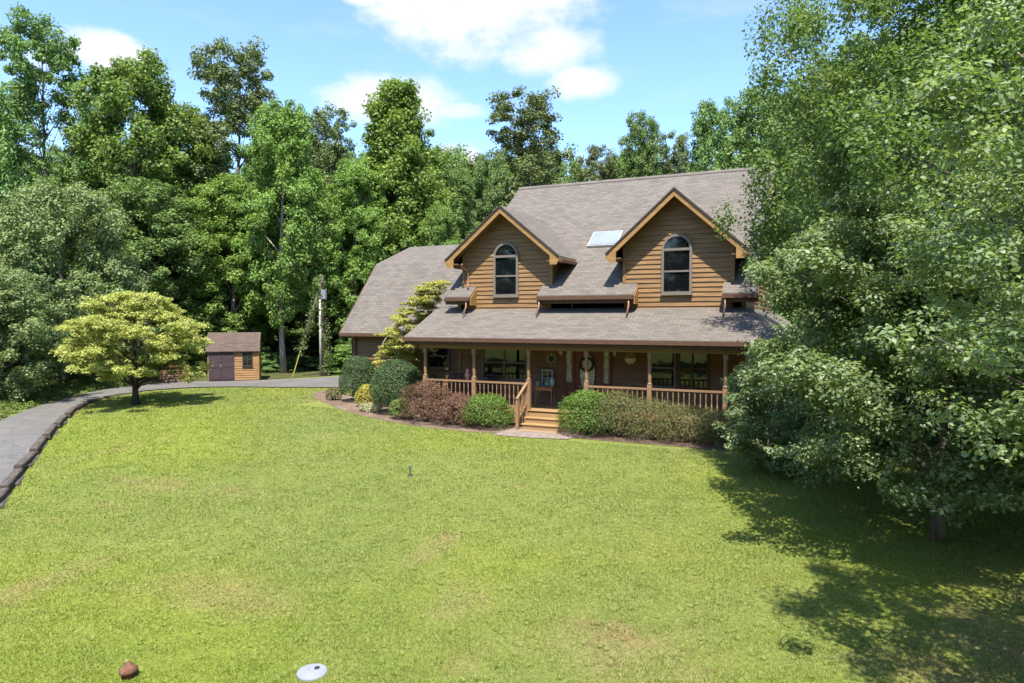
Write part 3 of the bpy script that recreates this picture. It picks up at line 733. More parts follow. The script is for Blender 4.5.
t = thing('porch_stand', (-12.4, 23.0, DK), 'dark round plant stand between the two dark porch chairs', 'stand')
MB().lathe([(.30, 0.72), (.30, .76)], 16).build('table_top', M['blackish'], t)
for i in range(3): a = 2.1 * i; MB().tube([(.1 * math.cos(a), .1 * math.sin(a), .72), (.26 * math.cos(a), .26 * math.sin(a), 0)], .018, 6).build('leg', M['blackish'], t)
tag(MB().lathe([(.09, 0), (.11, .05), (.06, .14), (.10, .22), (.12, .32), (.05, .40), (.07, .46), (.04, .54), (0, .56)], 12).build('ornament', M['pink'], None, (0, 0, 0), (-12.4, 23.0, DK + .76), True), 'pink and cream upright ornament on the round porch stand', 'ornament')

# ------------------------------------------------------------------ shed
SR = R(42)
shed = thing('shed', (-30.98 - 1.35 * math.cos(SR), 31.05 - 1.35 * math.sin(SR), .2), 'small wooden shed with brown gambrel roof and dark double doors', 'shed', rz=SR)
ORG = Vector((0, 0, 0))
w2 = 1.0
SX0, SX1, SD = -1.52, 1.30, 2.4      # local: x right, y back
sh = MB(); fS = lambda a, b, o: (a, 0 - o, b)
siding(sh, fS, .1, 1.86, K(SX0), K(SX1), .14); sw = sh.build('wall', M['cedar_trim'], shed)
gp = [(-.18, 1.84), (.42, 2.52), (1.3, 2.92), (2.18, 2.52), (2.78, 1.84)]
sl = lambda z: 0 if z < 1.86 else (.0 + (z - 1.86) / .64 * .42 if z < 2.5 else .42 + (z - 2.5) / .4 * .88)
for x, sg in ((SX1, 1), (SX0, -1)):
    siding(MB(), lambda a, b, o, x=x, sg=sg: (x + sg * o, a, b), .1, 2.86, sl, lambda z: 2.6 - sl(z), .14).build('wall', M['cedar_trim'], shed)
siding(MB(), lambda a, b, o: (a, SD + o, b), .1, 1.86, K(SX0), K(SX1), .14).build('wall', M['cedar_trim'], shed)
rm = MB()
for (ya, za), (yb, zb) in zip(gp[:-1], gp[1:]): rm.slab([(SX0 - .1, ya, za), (SX1 + .1, ya, za), (SX1 + .1, yb, zb), (SX0 - .1, yb, zb)], (0, 0, -.05))
rm.build('roof', M['shedshingle'], shed)
MB().box(SX0 - .05, SX1 + .05, -.02, SD + .02, 0, .1).build('base', M['taupe'], shed)
MB().box(SX1 - .06, SX1 + .045, -.045, .06, .1, 1.86).build('corner_board', M['cedar_trim'], shed)
for a, b in ((-1.46, -.77), (-.75, -.06)):
    dd = MB().box(a, b, -.075, -.038, .12, 1.74)
    d_ = dd.build('door', M['shed_door'], shed)
    m = MB().box(a + .02, b - .02, -.087, -.076, .17, .29).box(a + .02, b - .02, -.087, -.076, .88, 1.0).box(a + .02, b - .02, -.087, -.076, 1.6, 1.72)
    m.box(a + .02, a + .12, -.0865, -.0755, .29, 1.6).box(b - .12, b - .02, -.0865, -.0755, .29, 1.6); m.build('rail', M['shed_door'], d_)
MB().box(-.80, -.77, -.12, -.088, .9, 1.05).build('handle', M['steel'], shed)
window(lambda a, b, o: (a, -.0 - o, b), .46, .92, .98, 1.68, rails=(1.33,), mull=(.69,), parent=shed, mat='blackish', w=.05, out=.07)
bn = thing('firewood_box', (-34.35, 27.9, .2), 'low brown clapboard box beside the shed behind the yellow tree', 'box', rz=R(50))
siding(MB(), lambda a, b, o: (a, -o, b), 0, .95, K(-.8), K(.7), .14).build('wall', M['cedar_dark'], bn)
MB().box(-.85, .75, -.05, .9, .95, 1.0).build('lid', M['cedar_dark'], bn)
MB().box(-.78, .68, .01, .85, 0, .94).build('body', M['cedar_dark'], bn)
m = MB()
for k in range(5):
    a = math.pi / 2 + k * 2 * math.pi / 5; b0 = a + 2 * math.pi / 10; b1 = a - 2 * math.pi / 10
    m.poly([(.13 * math.cos(a), -.05, .6 + .17 * math.sin(a)), (.055 * math.cos(b0), -.05, .6 + .07 * math.sin(b0)), (0, -.05, .6), (.055 * math.cos(b1), -.05, .6 + .07 * math.sin(b1))])
m.build('star', M['taupe'], bn)

# ------------------------------------------------------------------ utility pole
up = thing('utility_pole', (-29.92, 35.44, .2), 'wooden utility pole with pale conduit and white box near the woods', 'utility pole')
MB().tube([(0, 0, 0), (0, .02, 3.5), (0, 0, 6.62)], [.14, .125, .11], 12).build('pole', M['polewood'], up, smooth=True)
MB().tube([(.03, -.17, 0), (.03, -.165, 5.0)], .075, 10).build('conduit', M['palepipe'], up, smooth=True)
MB().box(.12, .42, -.2, .04, 5.02, 5.62).build('meter_box', M['white'], up, bevel=.02)
MB().tube([(0, -.12, 6.4), (.22, -.18, 6.3), (.22, -.2, 6.1)], .02, 6).build('bracket', M['steel'], up)
gw = thing('guy_wire', (-31.0, 33.9, .2), 'slanting guy wire with yellow guard beside the utility pole', 'wire')
MB().tube([(0, 0, 0), (.95, 1.35, 5.4)], .02, 6).build('cable', M['steel'], gw)
MB().tube([(0, -.01, 0), (.33, .46, 1.9)], .032, 8).build('guard', M['yellow'], gw)
def leaves_obj(name, mesh_args, mat, parent=None, loc=(0, 0, 0)):
    me = quad_mesh(name, *mesh_args); me.materials.append(mat); return link(name, me, parent, loc)
rng = np.random.default_rng(11)
vine = thing('vine', (-29.92, 35.44, .2), 'green vine climbing the utility pole and its guy wire', 'vine')
n = 900; h = rng.uniform(3.2, 6.6, n); P = np.stack([rng.normal(0, .13, n) + .05, rng.normal(0, .13, n) - .05, h], 1)
k = rng.uniform(.3, .95, 700); P2 = np.stack([-1.08 + .95 * k, -1.54 + 1.35 * k, 5.4 * k], 1) + rng.normal(size=(700, 3)) * np.array((.12, .12, .2))
P3 = np.stack([rng.normal(.3, .14, 500), rng.normal(.1, .16, 500), rng.uniform(0, 3.5, 500)], 1)
P = np.concatenate([P, P2, P3]); leaves_obj('leaves', leaf_arrays(rng, P, unit(rng, len(P)), rng.uniform(0, 1, len(P)), .12), L['olive'], vine)
MB().tube([(.12, -.05, 0), (.15, .05, 2), (.1, -.1, 4), (.12, 0, 6.2)], .018, 6).build('stem', M['bark'], vine)

# ------------------------------------------------------------------ landscape timbers along the driveway
rng = np.random.default_rng(5)
acc = [0]
for a, b in zip(near_e[:-1], near_e[1:]): acc.append(acc[-1] + (b - a).length)
def along(s):
    for i in range(len(acc) - 1):
        if acc[i + 1] >= s:
            t = (s - acc[i]) / (acc[i + 1] - acc[i]); return near_e[i].lerp(near_e[i + 1], t), (near_e[i + 1] - near_e[i]).normalized()
    return near_e[-1], (near_e[-1] - near_e[-2]).normalized()
s = 8.2; i = 0; tie_me = None
words = ['nearest the bottom left of the lawn', 'second from the bottom left', 'third from the bottom left', 'fourth from the bottom left', 'fifth from the bottom left', 'sixth from the bottom left', 'seventh, where the drive begins to curve', 'eighth, left of the yellow tree', 'ninth, behind the yellow tree shade', 'tenth, on the bend by the shed', 'eleventh, past the bend', 'last one toward the house']
while s < 31.5 and i < 12:
    LN = 2.2 + rng.uniform(-.25, .25)
    for lv in ((0, 1) if i < 8 else (1,)):
        p, d = along(s + (0 if lv else .7)); q, _ = along(s + LN + (0 if lv else .35))
        ln = (q - p).length; ang = math.atan2(q.y - p.y, q.x - p.x)
        nrm = Vector((d.y, -d.x)); c = (p + q) / 2 + nrm * (.14 if lv else .24)
        m = MB(); ns = 7; pts_ = []
        for q_ in range(ns + 1):
            xx = -ln / 2 + ln * q_ / ns; w_ = .115 + rng.uniform(-.012, .012); t_ = rng.uniform(-.014, .006)
            pts_.append([(xx, -w_, -.18), (xx, w_, -.18), (xx, w_ - .02, t_ - .012), (xx, w_ - .045, t_), (xx, -w_ + .045, t_ + rng.uniform(-.01, .01)), (xx, -w_ + .01, t_ - .03)])
        for q_ in range(ns):
            for r_ in range(6): m.poly([pts_[q_][r_], pts_[q_][(r_ + 1) % 6], pts_[q_ + 1][(r_ + 1) % 6], pts_[q_ + 1][r_]])
        m.poly(pts_[0]); m.poly(pts_[-1][::-1])
        z0 = max(gz(p.x, p.y), gz(q.x, q.y)) + ((.17 if i < 8 else .08) if lv else .01)
        o = m.build('landscape_timber', M['tie'], None, (0, 0, 0), (c.x, c.y, z0 + rng.uniform(-.02, .02)))
        o.rotation_euler = (rng.uniform(-.05, .05), rng.uniform(-.015, .015), ang + rng.uniform(-.05, .05))
        tag(o, ('upper' if lv else 'lower') + ' weathered timber of the driveway edging, ' + words[i], 'timber', 'timbers stepping along the driveway edge')
    s += LN - .05; i += 1

# ------------------------------------------------------------------ small things on the lawn
t = thing('septic_lid', (-6.07, 6.94, gz(0, 6.94) - .02), 'white round septic lid with a dark centre hole in the grass', 'lid')
MB().lathe([(.0, .058), (.05, .058), (.055, .066), (.165, .058), (.17, .05), (.19, .048), (.2, .03), (.2, 0)][::-1], 28).build('lid', M['white'], t, smooth=False).scale = (1.0, 1.0, 1)
MB().lathe([(.036, .060), (.036, .072), (.012, .074)], 14, (.03, .06, 0)).build('knob', M['blackish'], t)
t = thing('rusty_cap', (-8.29, 5.95, gz(0, 5.95)), 'rust brown domed pipe cap at the bottom edge of the lawn', 'pipe cap')
MB().lathe([(.085, 0), (.085, .07), (.115, .075), (.115, .10), (.10, .13), (.06, .16), (.035, .165), (.035, .20), (.0, .205)], 16).build('cap', M['rust'], t, smooth=True)
t = thing('sprinkler', (-9.74, 14.91, gz(0, 14.91)), 'small dark garden sprinkler stake standing in the lawn', 'sprinkler')
MB().tube([(0, 0, 0), (0, 0, .26)], .014, 6).build('stake', M['blackish'], t)
MB().box(-.05, .05, -.015, .015, .22, .26).build('head', M['tealpot'], t); MB().lathe([(.07, 0), (.05, .03)], 8).build('base', M['blackish'], t)

# ------------------------------------------------------------------ shrubs
def shrub(name, loc, rx, ry, h, n, leaf, mat, label, cat='shrub', lump=.12, seed=1, group=None, width=.6, shag=.05):
    rng = np.random.default_rng(seed); t = thing(name, (loc[0], loc[1], gz(*loc)), label, cat, group)
    d = unit(rng, n); d[:, 2] = np.where(d[:, 2] < -.55, -d[:, 2], d[:, 2])
    cs = unit(rng, 26); dots = (d @ cs.T); lob = np.max(np.clip((dots - .72) / .28, 0, 1) ** .6, axis=1)
    rad = (1 - lump + lump * 1.6 * lob) * (1 - .35 * rng.uniform(0, 1, n) ** 2.2) + np.abs(rng.normal(0, shag, n))
    P = d * rad[:, None] * np.array((rx, ry, h * .52)) + np.array((0, 0, h * .48))
    P[:, 2] = np.maximum(P[:, 2], .03)
    N = d * .7 + np.array((0, 0, .35)) + rng.normal(size=(n, 3)) * .5; N /= np.linalg.norm(N, axis=1, keepdims=True)
    leaves_obj('foliage', leaf_arrays(rng, P, N, .35 * lob + .65 * rng.uniform(0, 1, n), leaf, width), mat, t)
    m = MB()
    for i in range(9):
        a = i * .7; m.tube([(0.05 * math.cos(a), .05 * math.sin(a), 0), (rx * .35 * math.cos(a), ry * .35 * math.sin(a), h * .35), (rx * .6 * math.cos(a), ry * .6 * math.sin(a), h * .65)], [.025, .018, .008], 5)
    m.build('stem', M['darkbark'], t, (0, 0, 0)); return t
shrub('evergreen_shrub', (-19.2, 25.3), .88, .85, 1.98, 15000, .055, L['box'], 'large dark green rounded shrub nearest the driveway', seed=1, lump=.12, shag=.035)
shrub('evergreen_shrub', (-15.45, 22.75), 1.0, .95, 2.05, 17000, .055, L['box'], 'large dark green rounded shrub just left of the porch', seed=2, lump=.12, shag=.035)
shrub('evergreen_shrub', (-14.3, 23.3), .6, .6, 1.55, 6000, .055, L['box'], 'smaller dark green shrub tucked against the porch corner', seed=3, lump=.08, shag=.02)
shrub('golden_shrub', (-17.75, 24.0), .52, .5, .95, 3500, .06, L['gold'], 'golden yellow low shrub between the two round dark shrubs', seed=4, lump=.25)
shrub('variegated_plant', (-16.75, 22.75), .45, .3, .35, 900, .07, L['pale'], 'pale variegated ground plant at the foot of the dark shrub', 'plant', seed=5, lump=.3)
shrub('variegated_plant', (-20.6, 25.2), .35, .3, .55, 900, .07, L['spirea'], 'tan and green low plant at the left tip of the bed', 'plant', seed=15, lump=.3)
shrub('golden_shrub', (-14.45, 21.65), .48, .42, .72, 2600, .06, L['weed'], 'low yellow-green shrub in front of the big round shrub', seed=6, lump=.3)
shrub('barberry_shrub', (-13.25, 21.35), .92, .7, 1.32, 10000, .045, L['barberry'], 'larger maroon barberry shrub under the left porch post', seed=7, lump=.34, shag=.13)
shrub('barberry_shrub', (-11.9, 21.2), .85, .6, 1.02, 8000, .045, L['barberry'], 'smaller maroon barberry shrub beside the bright green shrub', seed=8, lump=.34, shag=.13)
shrub('green_shrub', (-10.65, 21.25), .78, .7, 1.02, 8000, .055, L['bright'], 'bright green rounded shrub just left of the porch steps', seed=9, lump=.32, shag=.11)
shrub('green_shrub', (-7.0, 21.25), .82, .78, 1.36, 10000, .055, L['bright'], 'bright green rounded shrub just right of the porch steps', seed=10, lump=.28, shag=.09)
for i, (x, h, w) in enumerate(((-5.95, 1.32, .8), (-4.85, 1.12, .85), (-3.75, 1.02, .8), (-2.7, .95, .75))):
    shrub('spirea_shrub', (x, 21.2), w, .72, h, 8500, .042, L['spirea'], ['tallest olive brown twiggy shrub beside the bright green one', 'second olive brown twiggy shrub from the steps below the porch railing', 'third olive brown twiggy shrub from the steps below the railing', 'fourth olive brown shrub from the steps by the right porch post'][i], seed=20 + i, group='olive brown shrubs along the porch', lump=.34, shag=.14)
shrub('evergreen_shrub', (-1.5, 21.5), .9, .7, 1.0, 6000, .06, L['oak'], 'dark green shrub in the shade at the right end of the porch', seed=30)

# ------------------------------------------------------------------ feature trees
def one_tree(name, loc, label, leafmat, barkmat, seed, tr, limbs, cat='tree', trunk_h=.8, extra=None, base_lean=(0, 0), **kw):
    rng = np.random.default_rng(seed); t = thing(name, (loc[0], loc[1], gz(*loc)), label, cat)
    v, ti, B = crown_arrays(rng, **kw); leaves_obj('crown', (v, ti), leafmat, t)
    m = trunk_mb(rng, kw['H0'] + (kw['H1'] - kw['H0']) * trunk_h, tr, B, kw.get('lean', (0, 0)), limbs, wob=.12)
    if extra: extra(m)
    m.build('trunk', barkmat, t, (0, 0, 0), smooth=True); return t
dome = lambda t: math.sqrt(max(0, 1 - (t * .97) ** 2.6)) * (.78 + .22 * min(1, t * 3)) * (1 + .16 * math.sin(t * 23))
def fork(m):
    m.tube([(.02, 0, .75), (.3, .2, 1.1), (.9, .5, 1.6), (1.6, .8, 2.1)], [.1, .09, .06, .03], 8)
one_tree('dogwood_tree', (-27.6, 20.4), 'yellow-green layered dogwood tree standing on the lawn', L['yellowtree'], M['darkbark'], 41, .14, 34, extra=fork,
         H0=1.35, H1=4.85, Rx=3.0, prof=dome, nb=112, br=.56, nc=7, cr=.30, nl=85, leaf=.095, sq=.34, csq=.44, rin=.22, upb=.9, droop=.25)
slim = lambda t: .75 + .25 * math.sin(t * 3.1) - .45 * t
def mst(m):
    for k in range(4): m.tube([(.05 * k - .1, 0, 0), (.3 * math.cos(k * 1.7), .2 * math.sin(k * 1.7), 1.2), (.7 * math.cos(k * 1.7) + .3, .4 * math.sin(k * 1.7), 2.7), (.5 * math.cos(k * 1.7) + .7, .3 * math.sin(k * 1.7), 3.6)], [.06, .05, .035, .015], 7)
one_tree('yellow_maple_tree', (-16.9, 24.5), 'golden yellow small maple leaning against the house wing', L['yellowmaple'], M['palebark'], 42, .07, 26, extra=mst,
         H0=1.5, H1=5.3, Rx=1.3, prof=slim, nb=62, br=.40, nc=6, cr=.24, nl=75, leaf=.085, sq=.28, csq=.3, rin=.15, upb=.9, lean=(2.2, .0))
# the big birch at the right of the house
ragged = lambda t: (math.sin(math.pi * min(1, .16 + .76 * t)) ** .5) * (1 + .16 * math.sin(t * 17 + 1))
bprof = lambda t: (math.sin(math.pi * min(1, .14 + .80 * t)) ** .5) * (1.0 - .42 * max(0, t - .45)) * (1 + .07 * math.sin(t * 21))
full = lambda t: (math.sin(math.pi * min(1, .10 + .80 * t)) ** .55) * (1.0 if t > .12 else .8 + t * 1.6)
def birch(m):
    for k, (ax, ay) in enumerate(((-.8, .2), (.9, .5), (.1, -1.0))):
        m.tube([(.1 * ax, .1 * ay, 0), (.5 * ax, .5 * ay, 2.5), (1.3 * ax, 1.2 * ay, 6), (2.3 * ax, 2.2 * ay, 10.5), (2.8 * ax, 2.8 * ay, 13)], [.16, .14, .11, .06, .02], 9)
one_tree('birch_tree', (5.45, 19.0), 'huge broad birch tree filling the right side of the photo', L['near'], M['midbark'], 43, .2, 45, extra=birch, trunk_h=.85,
         H0=1.0, H1=16.2, Rx=7.35, prof=bprof, nb=330, br=.95, nc=10, cr=.43, nl=165, leaf=.090, sq=.8, csq=.85, rin=.6, upb=.5, droop=1.5)
one_tree('dogwood_tree', (1.95, 14.7), 'low spreading dogwood under the birch, its branches reaching over the lawn', L['silver'], M['bark'], 46, .1, 30,
         H0=1.05, H1=6.5, Rx=3.1, Ry=3.0, prof=ragged, nb=130, br=.66, nc=7, cr=.36, nl=125, leaf=.085, sq=.5, csq=.55, rin=.4, upb=.75, droop=.5)
one_tree('dogwood_tree', (4.4, 8.9), 'nearer leafy dogwood with pale glinting leaves at the right edge', L['silver'], M['bark'], 44, .12, 40,
         H0=2.6, H1=8.4, Rx=3.7, prof=full, nb=110, br=.7, nc=7, cr=.36, nl=130, leaf=.072, sq=.5, csq=.55, rin=.4, upb=.75, droop=.5)
one_tree('young_dogwood', (-1.15, 18.3), 'young light green leafy tree in front of the right porch end', L['silver'], M['bark'], 45, .05, 18,
         H0=.3, H1=2.6, Rx=1.35, prof=full, nb=46, br=.4, nc=6, cr=.26, nl=85, leaf=.080, sq=.6, csq=.6, rin=.3, upb=.8)

# ------------------------------------------------------------------ the woods
oval = lambda t: math.sin(math.pi * min(1, .16 + .80 * t)) ** .6 * (1 + .10 * math.sin(t * 15))
cone = lambda t: (1 - t ** 1.25) ** .8 * (.7 + .3 * min(1, t * 5)) + .06
airy = lambda t: math.sin(math.pi * min(1, .28 + .68 * t)) ** .7 * (1 + .18 * math.sin(t * 14))
low = lambda t: math.sqrt(max(0, 1 - t * t))
proto('broad1', 101, L['poplar'], M['bark'], H0=3.0, H1=19, Rx=4.0, prof=oval, nb=95, br=1.15, nc=7, cr=.62, nl=120, leaf=.21, sq=.95, csq=.85, rin=.55, tr=.28, upb=.5)
proto('broad2', 102, L['tulip'], M['palebark'], H0=4.5, H1=19, Rx=3.8, prof=oval, nb=85, br=1.1, nc=7, cr=.62, nl=120, leaf=.21, sq=.95, csq=.85, rin=.45, tr=.26, upb=.5)
proto('broad3', 103, L['oak'], M['bark'], H0=2.5, H1=17, Rx=4.2, prof=oval, nb=90, br=1.2, nc=7, cr=.62, nl=115, leaf=.21, sq=.95, csq=.85, rin=.55, tr=.28, upb=.5)
proto('cone', 104, L['tulip'], M['bark'], H0=1.5, H1=18.5, Rx=4.4, prof=cone, nb=120, br=.95, nc=7, cr=.58, nl=110, leaf=.20, sq=.95, csq=.85, rin=.5, tr=.26, trunk_h=.97, upb=.5)
proto('airy', 105, L['olive'], M['bark'], H0=3.5, H1=20, Rx=4.2, prof=airy, nb=78, br=1.0, nc=6, cr=.52, nl=90, leaf=.19, sq=.9, csq=.8, rin=.3, tr=.2, limbs=50, trunk_h=.95, upb=.5)
proto('airyoak', 106, L['oak'], M['bark'], H0=2.5, H1=19.5, Rx=4.0, prof=airy, nb=92, br=1.0, nc=6, cr=.55, nl=90, leaf=.19, sq=.7, csq=.7, rin=.3, tr=.2, limbs=50, trunk_h=.95, upb=.5)
proto('pine', 107, L['pine'], M['bark'], H0=5, H1=18, Rx=3.4, prof=cone, nb=70, br=.8, nc=7, cr=.5, nl=90, leaf=.2, sq=.45, csq=.45, rin=.3, tr=.22, width=.3, limbs=30, trunk_h=.98)
proto('greyleaf', 108, L['grey'], M['bark'], H0=.8, H1=9.5, Rx=4.2, prof=oval, nb=95, br=1.0, nc=7, cr=.5, nl=110, leaf=.15, sq=.6, rin=.5, tr=.2, droop=.8)
proto('under', 109, L['oak'], M['bark'], H0=.4, H1=4.2, Rx=2.6, prof=low, nb=48, br=.7, nc=6, cr=.42, nl=70, leaf=.17, sq=.6, rin=.4, tr=.07)
proto('understory', 110, L['poplar'], M['bark'], H0=.4, H1=4.6, Rx=2.4, prof=low, nb=46, br=.65, nc=6, cr=.4, nl=70, leaf=.17, sq=.4, rin=.35, tr=.07)
F = 683.0
def spot(px, depth):
    a = math.atan((px - 512) / F) - R(YAW); d = depth * math.hypot(1, (px - 512) / F)
    return (d * math.sin(a), d * math.cos(a), .2)
def wood(key, px, depth, topy, hw, label, name='tree', group=None):
    p = spot(px, depth); h = 4.0 + (318 - topy) / F * depth - .2
    return place_tree(key, name, p, h, hw / F * depth, label, 'tree', group)
GW = 'woodland trees beyond the driveway'
for a in [
    ('broad3', -25, 44, 70, 62, 'dark leafy tree at the far left edge of the photo'),
    ('airyoak', 48, 50, 22, 62, 'tall airy dark tree with sky gaps at the upper left'),
    ('airyoak', 102, 56, 95, 34, 'thin airy tree below the small left cloud'),
    ('broad1', 138, 50, 62, 66, 'tall full bright green tree right of the small left cloud'),
    ('broad2', 190, 53, 112, 44, 'bright tree filling the gap right of the tall full one'),
    ('airy', 240, 56, 50, 72, 'tallest airy olive tree above the shed'),
    ('broad2', 283, 47, 108, 46, 'bright green rounded tree left of the utility pole, pale trunk below'),
    ('airy', 330, 56, 112, 46, 'loose topped tree straight above the utility pole'),
    ('cone', 398, 53, 88, 64, 'tall pointed dense green tree left of the house dormers'),
    ('broad2', 356, 50, 165, 38, 'mid height green tree between pole and pointed tree'),
    ('greyleaf', 62, 37, 186, 84, 'grey-green spreading tree in front of the left woods'),
    ('greyleaf', -12, 31, 265, 74, 'grey-green low spreading tree at the left edge by the drive'),
    ('broad3', 150, 46, 185, 62, 'dark lower tree behind the yellow dogwood'),
    ('broad2', 235, 49, 180, 50, 'bright lower tree directly behind the shed'),
    ('airyoak', 455, 56, 172, 34, 'sparse tree showing through just left of the left dormer'),
    ('broad2', 440, 50, 205, 24, 'small bright green tree at the left dormer eave'),
    ('broad3', 490, 62, 158, 30, 'dark round tree rising behind the left dormer peak'),
    ('airy', 527, 66, 96, 68, 'tall loose tree standing above the main roof end'),
    ('airyoak', 640, 70, 116, 34, 'loose dark olive tree behind the middle of the main roof'),
    ('airy', 598, 72, 150, 38, 'low olive tree left of the loose dark one behind the roof'),
    ('airy', 674, 72, 136, 36, 'second olive tree right of the loose dark one behind the roof'),
    ('broad3', 716, 62, 106, 40, 'dark round tree behind the right end of the ridge'),
    ('broad3', 770, 55, 90, 60, 'dark tree behind the birch above the right dormer'),
]: wood(*a[:5], a[5], group=GW)
# deep rows that close the woods; nothing tells these apart
rr = random.Random(4)
GB = 'deep woodland trees'
for i, px in enumerate(range(-90, 470, 27)):
    wood(['broad3', 'broad1', 'broad3', 'airyoak'][i % 4], px + rr.uniform(-6, 6), 64 + rr.uniform(-4, 6), 150 + rr.uniform(-12, 35), 44, 'tree deep in the dark woods behind the front row', group=GB)
for i, px in enumerate(range(440, 1300, 38)):
    wood(['broad3', 'airy', 'broad1'][i % 3], px + rr.uniform(-8, 8), 84 + rr.uniform(-6, 12), 160 + rr.uniform(-10, 12), 46, 'distant tree in the wood line behind the house', group='wood line behind the house')
for i, px in enumerate((815, 870, 925, 985, 1050, 1120)):
    wood(['broad3', 'broad1'][i % 2], px, 44 + 3 * (i % 2), [90, 40, 20, 10, 10, 20][i], 62, 'woodland tree behind the big birch on the right', group='trees behind the birch')
for i, (x, y, hh) in enumerate(((-38, -24, 17), (-30, -31, 19), (-21, -27, 18), (-12, -33, 20), (-3, -28, 18), (6, -34, 20), (15, -27, 17), (24, -32, 19), (33, -25, 18), (-44, -12, 17), (40, -14, 17))):  # unseen trees added behind the camera so the window panes reflect dark
    place_tree(['broad1', 'broad3', 'broad2'][i % 3], 'tree', (x, y, -1.3), hh, 6.5, 'unseen tree added behind the camera for the windows to reflect', 'tree', 'trees added behind the camera')
# understory at the wood's edge
for i, (px, dep, ty, hw) in enumerate([(-30, 33, 330, 50), (15, 38, 335, 45), (70, 42, 340, 44), (125, 43, 330, 42), (170, 47, 325, 40), (228, 48, 312, 40), (264, 48, 352, 24), (300, 50, 356, 28), (345, 47, 345, 24),
                                      (372, 48, 320, 26), (306, 58, 330, 40), (200, 52, 300, 40), (100, 50, 300, 50), (30, 48, 290, 50), (255, 57, 300, 40), (345, 60, 320, 40)]):
    p = spot(px, dep); h = 4.0 + (318 - ty) / F * dep - .2
    place_tree('understory' if i in (5, 8) else 'under', 'understory_shrub', p, h, hw / F * dep,
               'bright green bushy growth rising right behind the shed roof' if i == 5 else 'dark leafy undergrowth shrub at the edge of the woods', 'shrub', 'undergrowth at the wood edge')
for i, (px, dep) in enumerate([(830, 38), (885, 40), (940, 37), (1000, 39), (1060, 38), (1110, 34), (790, 42)]):
    p = spot(px, dep); place_tree('under', 'understory_shrub', p, 4.2 + i % 3, 3.4, 'dark leafy shrub seen under the birch at the back', 'shrub', 'undergrowth behind the birch')

# weeds on the far verge of the driveway
rng = np.random.default_rng(9); VS = []; TS = []
for k in range(520):
    i = rng.integers(0, len(far_e) - 38); p = far_e[i]; q = far_e[i + 1]; d = (q - p).normalized(); nrm = Vector((-d.y, d.x)); off = rng.uniform(.15, 3.4) ** 1.0
    c = p.lerp(q, rng.uniform(0, 1)) + nrm * off; hh = rng.uniform(.1, .22) + .12 * off
    n = 60; dd = unit(rng, n) * rng.uniform(.3, 1, n)[:, None]; P = dd * np.array((.3, .3, hh * .6)) + np.array((c.x, c.y, gz(c.x, c.y) + hh * .5))
    N = dd + np.array((0, 0, .6)) + rng.normal(size=(n, 3)) * .4; N /= np.linalg.norm(N, axis=1, keepdims=True)
    v, t = leaf_arrays(rng, P, N, rng.uniform(0, 1) * .5 + .5 * rng.uniform(0, 1, n), .09); VS.append(v); TS.append(t)
tag(leaves_obj('weeds', (np.concatenate(VS), np.concatenate(TS)), L['weed']), 'yellow-green weeds growing along the far verge of the driveway', 'weeds', kind='stuff')

# ------------------------------------------------------------------ grass blades on the lawn
rng = np.random.default_rng(21); n = 1100000
az = R(1) * rng.uniform(-64, 20, n); rad = 7.2 * (52 / 7.2) ** rng.uniform(0, 1, n)
X = rad * np.sin(az); Y = rad * np.cos(az)
ok = (Y < 21.0) | (X < -10)
nx = np.array([p.x for p in near_e]); ny = np.array([p.y for p in near_e])
edge = np.interp(Y, ny[:64], nx[:64]); ok &= X > edge + .45; i_ = [p for p in near_e if p.x > -31.2 and p.y > 26]; ok &= (X > -12) | (Y < np.interp(X, [p.x for p in i_], [p.y for p in i_]) - .1)
ok &= (Y < 23) | (X < -21)
bx = np.array([p.x for p in BF]); by = np.array([p.y for p in BF]); ok &= (Y < np.interp(X, bx[6:], by[6:], left=40, right=20.0) + .03)
X, Y, rad = X[ok], Y[ok], rad[ok]; n = len(X)
Zg = np.maximum(.2 - .072 * np.log1p(np.exp(np.minimum(19 - Y, 60) / 1.5)) * 1.5, -1.4)
clump = np.sin(X * 3.1 + np.sin(Y * 2.3) * 2) * np.sin(Y * 3.7 + np.sin(X * 1.9) * 2)
hgt = rng.uniform(.014, .038, n) * (1 + .35 * clump) * (rad / 12) ** .3; wd = .0075 * (rad / 9) ** .9
ang = rng.uniform(0, 6.283, n); lx, ly = np.cos(ang), np.sin(ang); ln = rng.normal(0, .55, (n, 2))
v = np.empty((n, 3, 3)); Bp = np.stack([X, Y, Zg - .004], 1); W = np.stack([lx, ly, np.zeros(n)], 1) * wd[:, None]
v[:, 0] = Bp - W; v[:, 1] = Bp + W; v[:, 2] = Bp + np.stack([ln[:, 0] * hgt, ln[:, 1] * hgt, hgt], 1)
nt_ = 1700; ta = R(1) * rng.uniform(-60, 16, nt_); tr_ = 7.0 * (30 / 7.0) ** rng.uniform(0, 1, nt_); tx, ty = tr_ * np.sin(ta), tr_ * np.cos(ta)
ok = (np.interp(ty, ny[:64], nx[:64]) + .5 < tx) & (ty < np.interp(tx, bx[6:], by[6:], left=40, right=20.0) - .1); tx, ty, tr_ = tx[ok], ty[ok], tr_[ok]
k = 26; idx = np.repeat(np.arange(len(tx)), k); m_ = len(idx); sp_ = rng.uniform(.02, .09, len(tx))[idx]
a2 = rng.uniform(0, 6.283, m_); r2 = sp_ * rng.uniform(0, 1, m_) ** .6; x2 = tx[idx] + r2 * np.cos(a2); y2 = ty[idx] + r2 * np.sin(a2)
z2 = np.maximum(.2 - .072 * np.log1p(np.exp(np.minimum(19 - y2, 60) / 1.5)) * 1.5, -1.4)
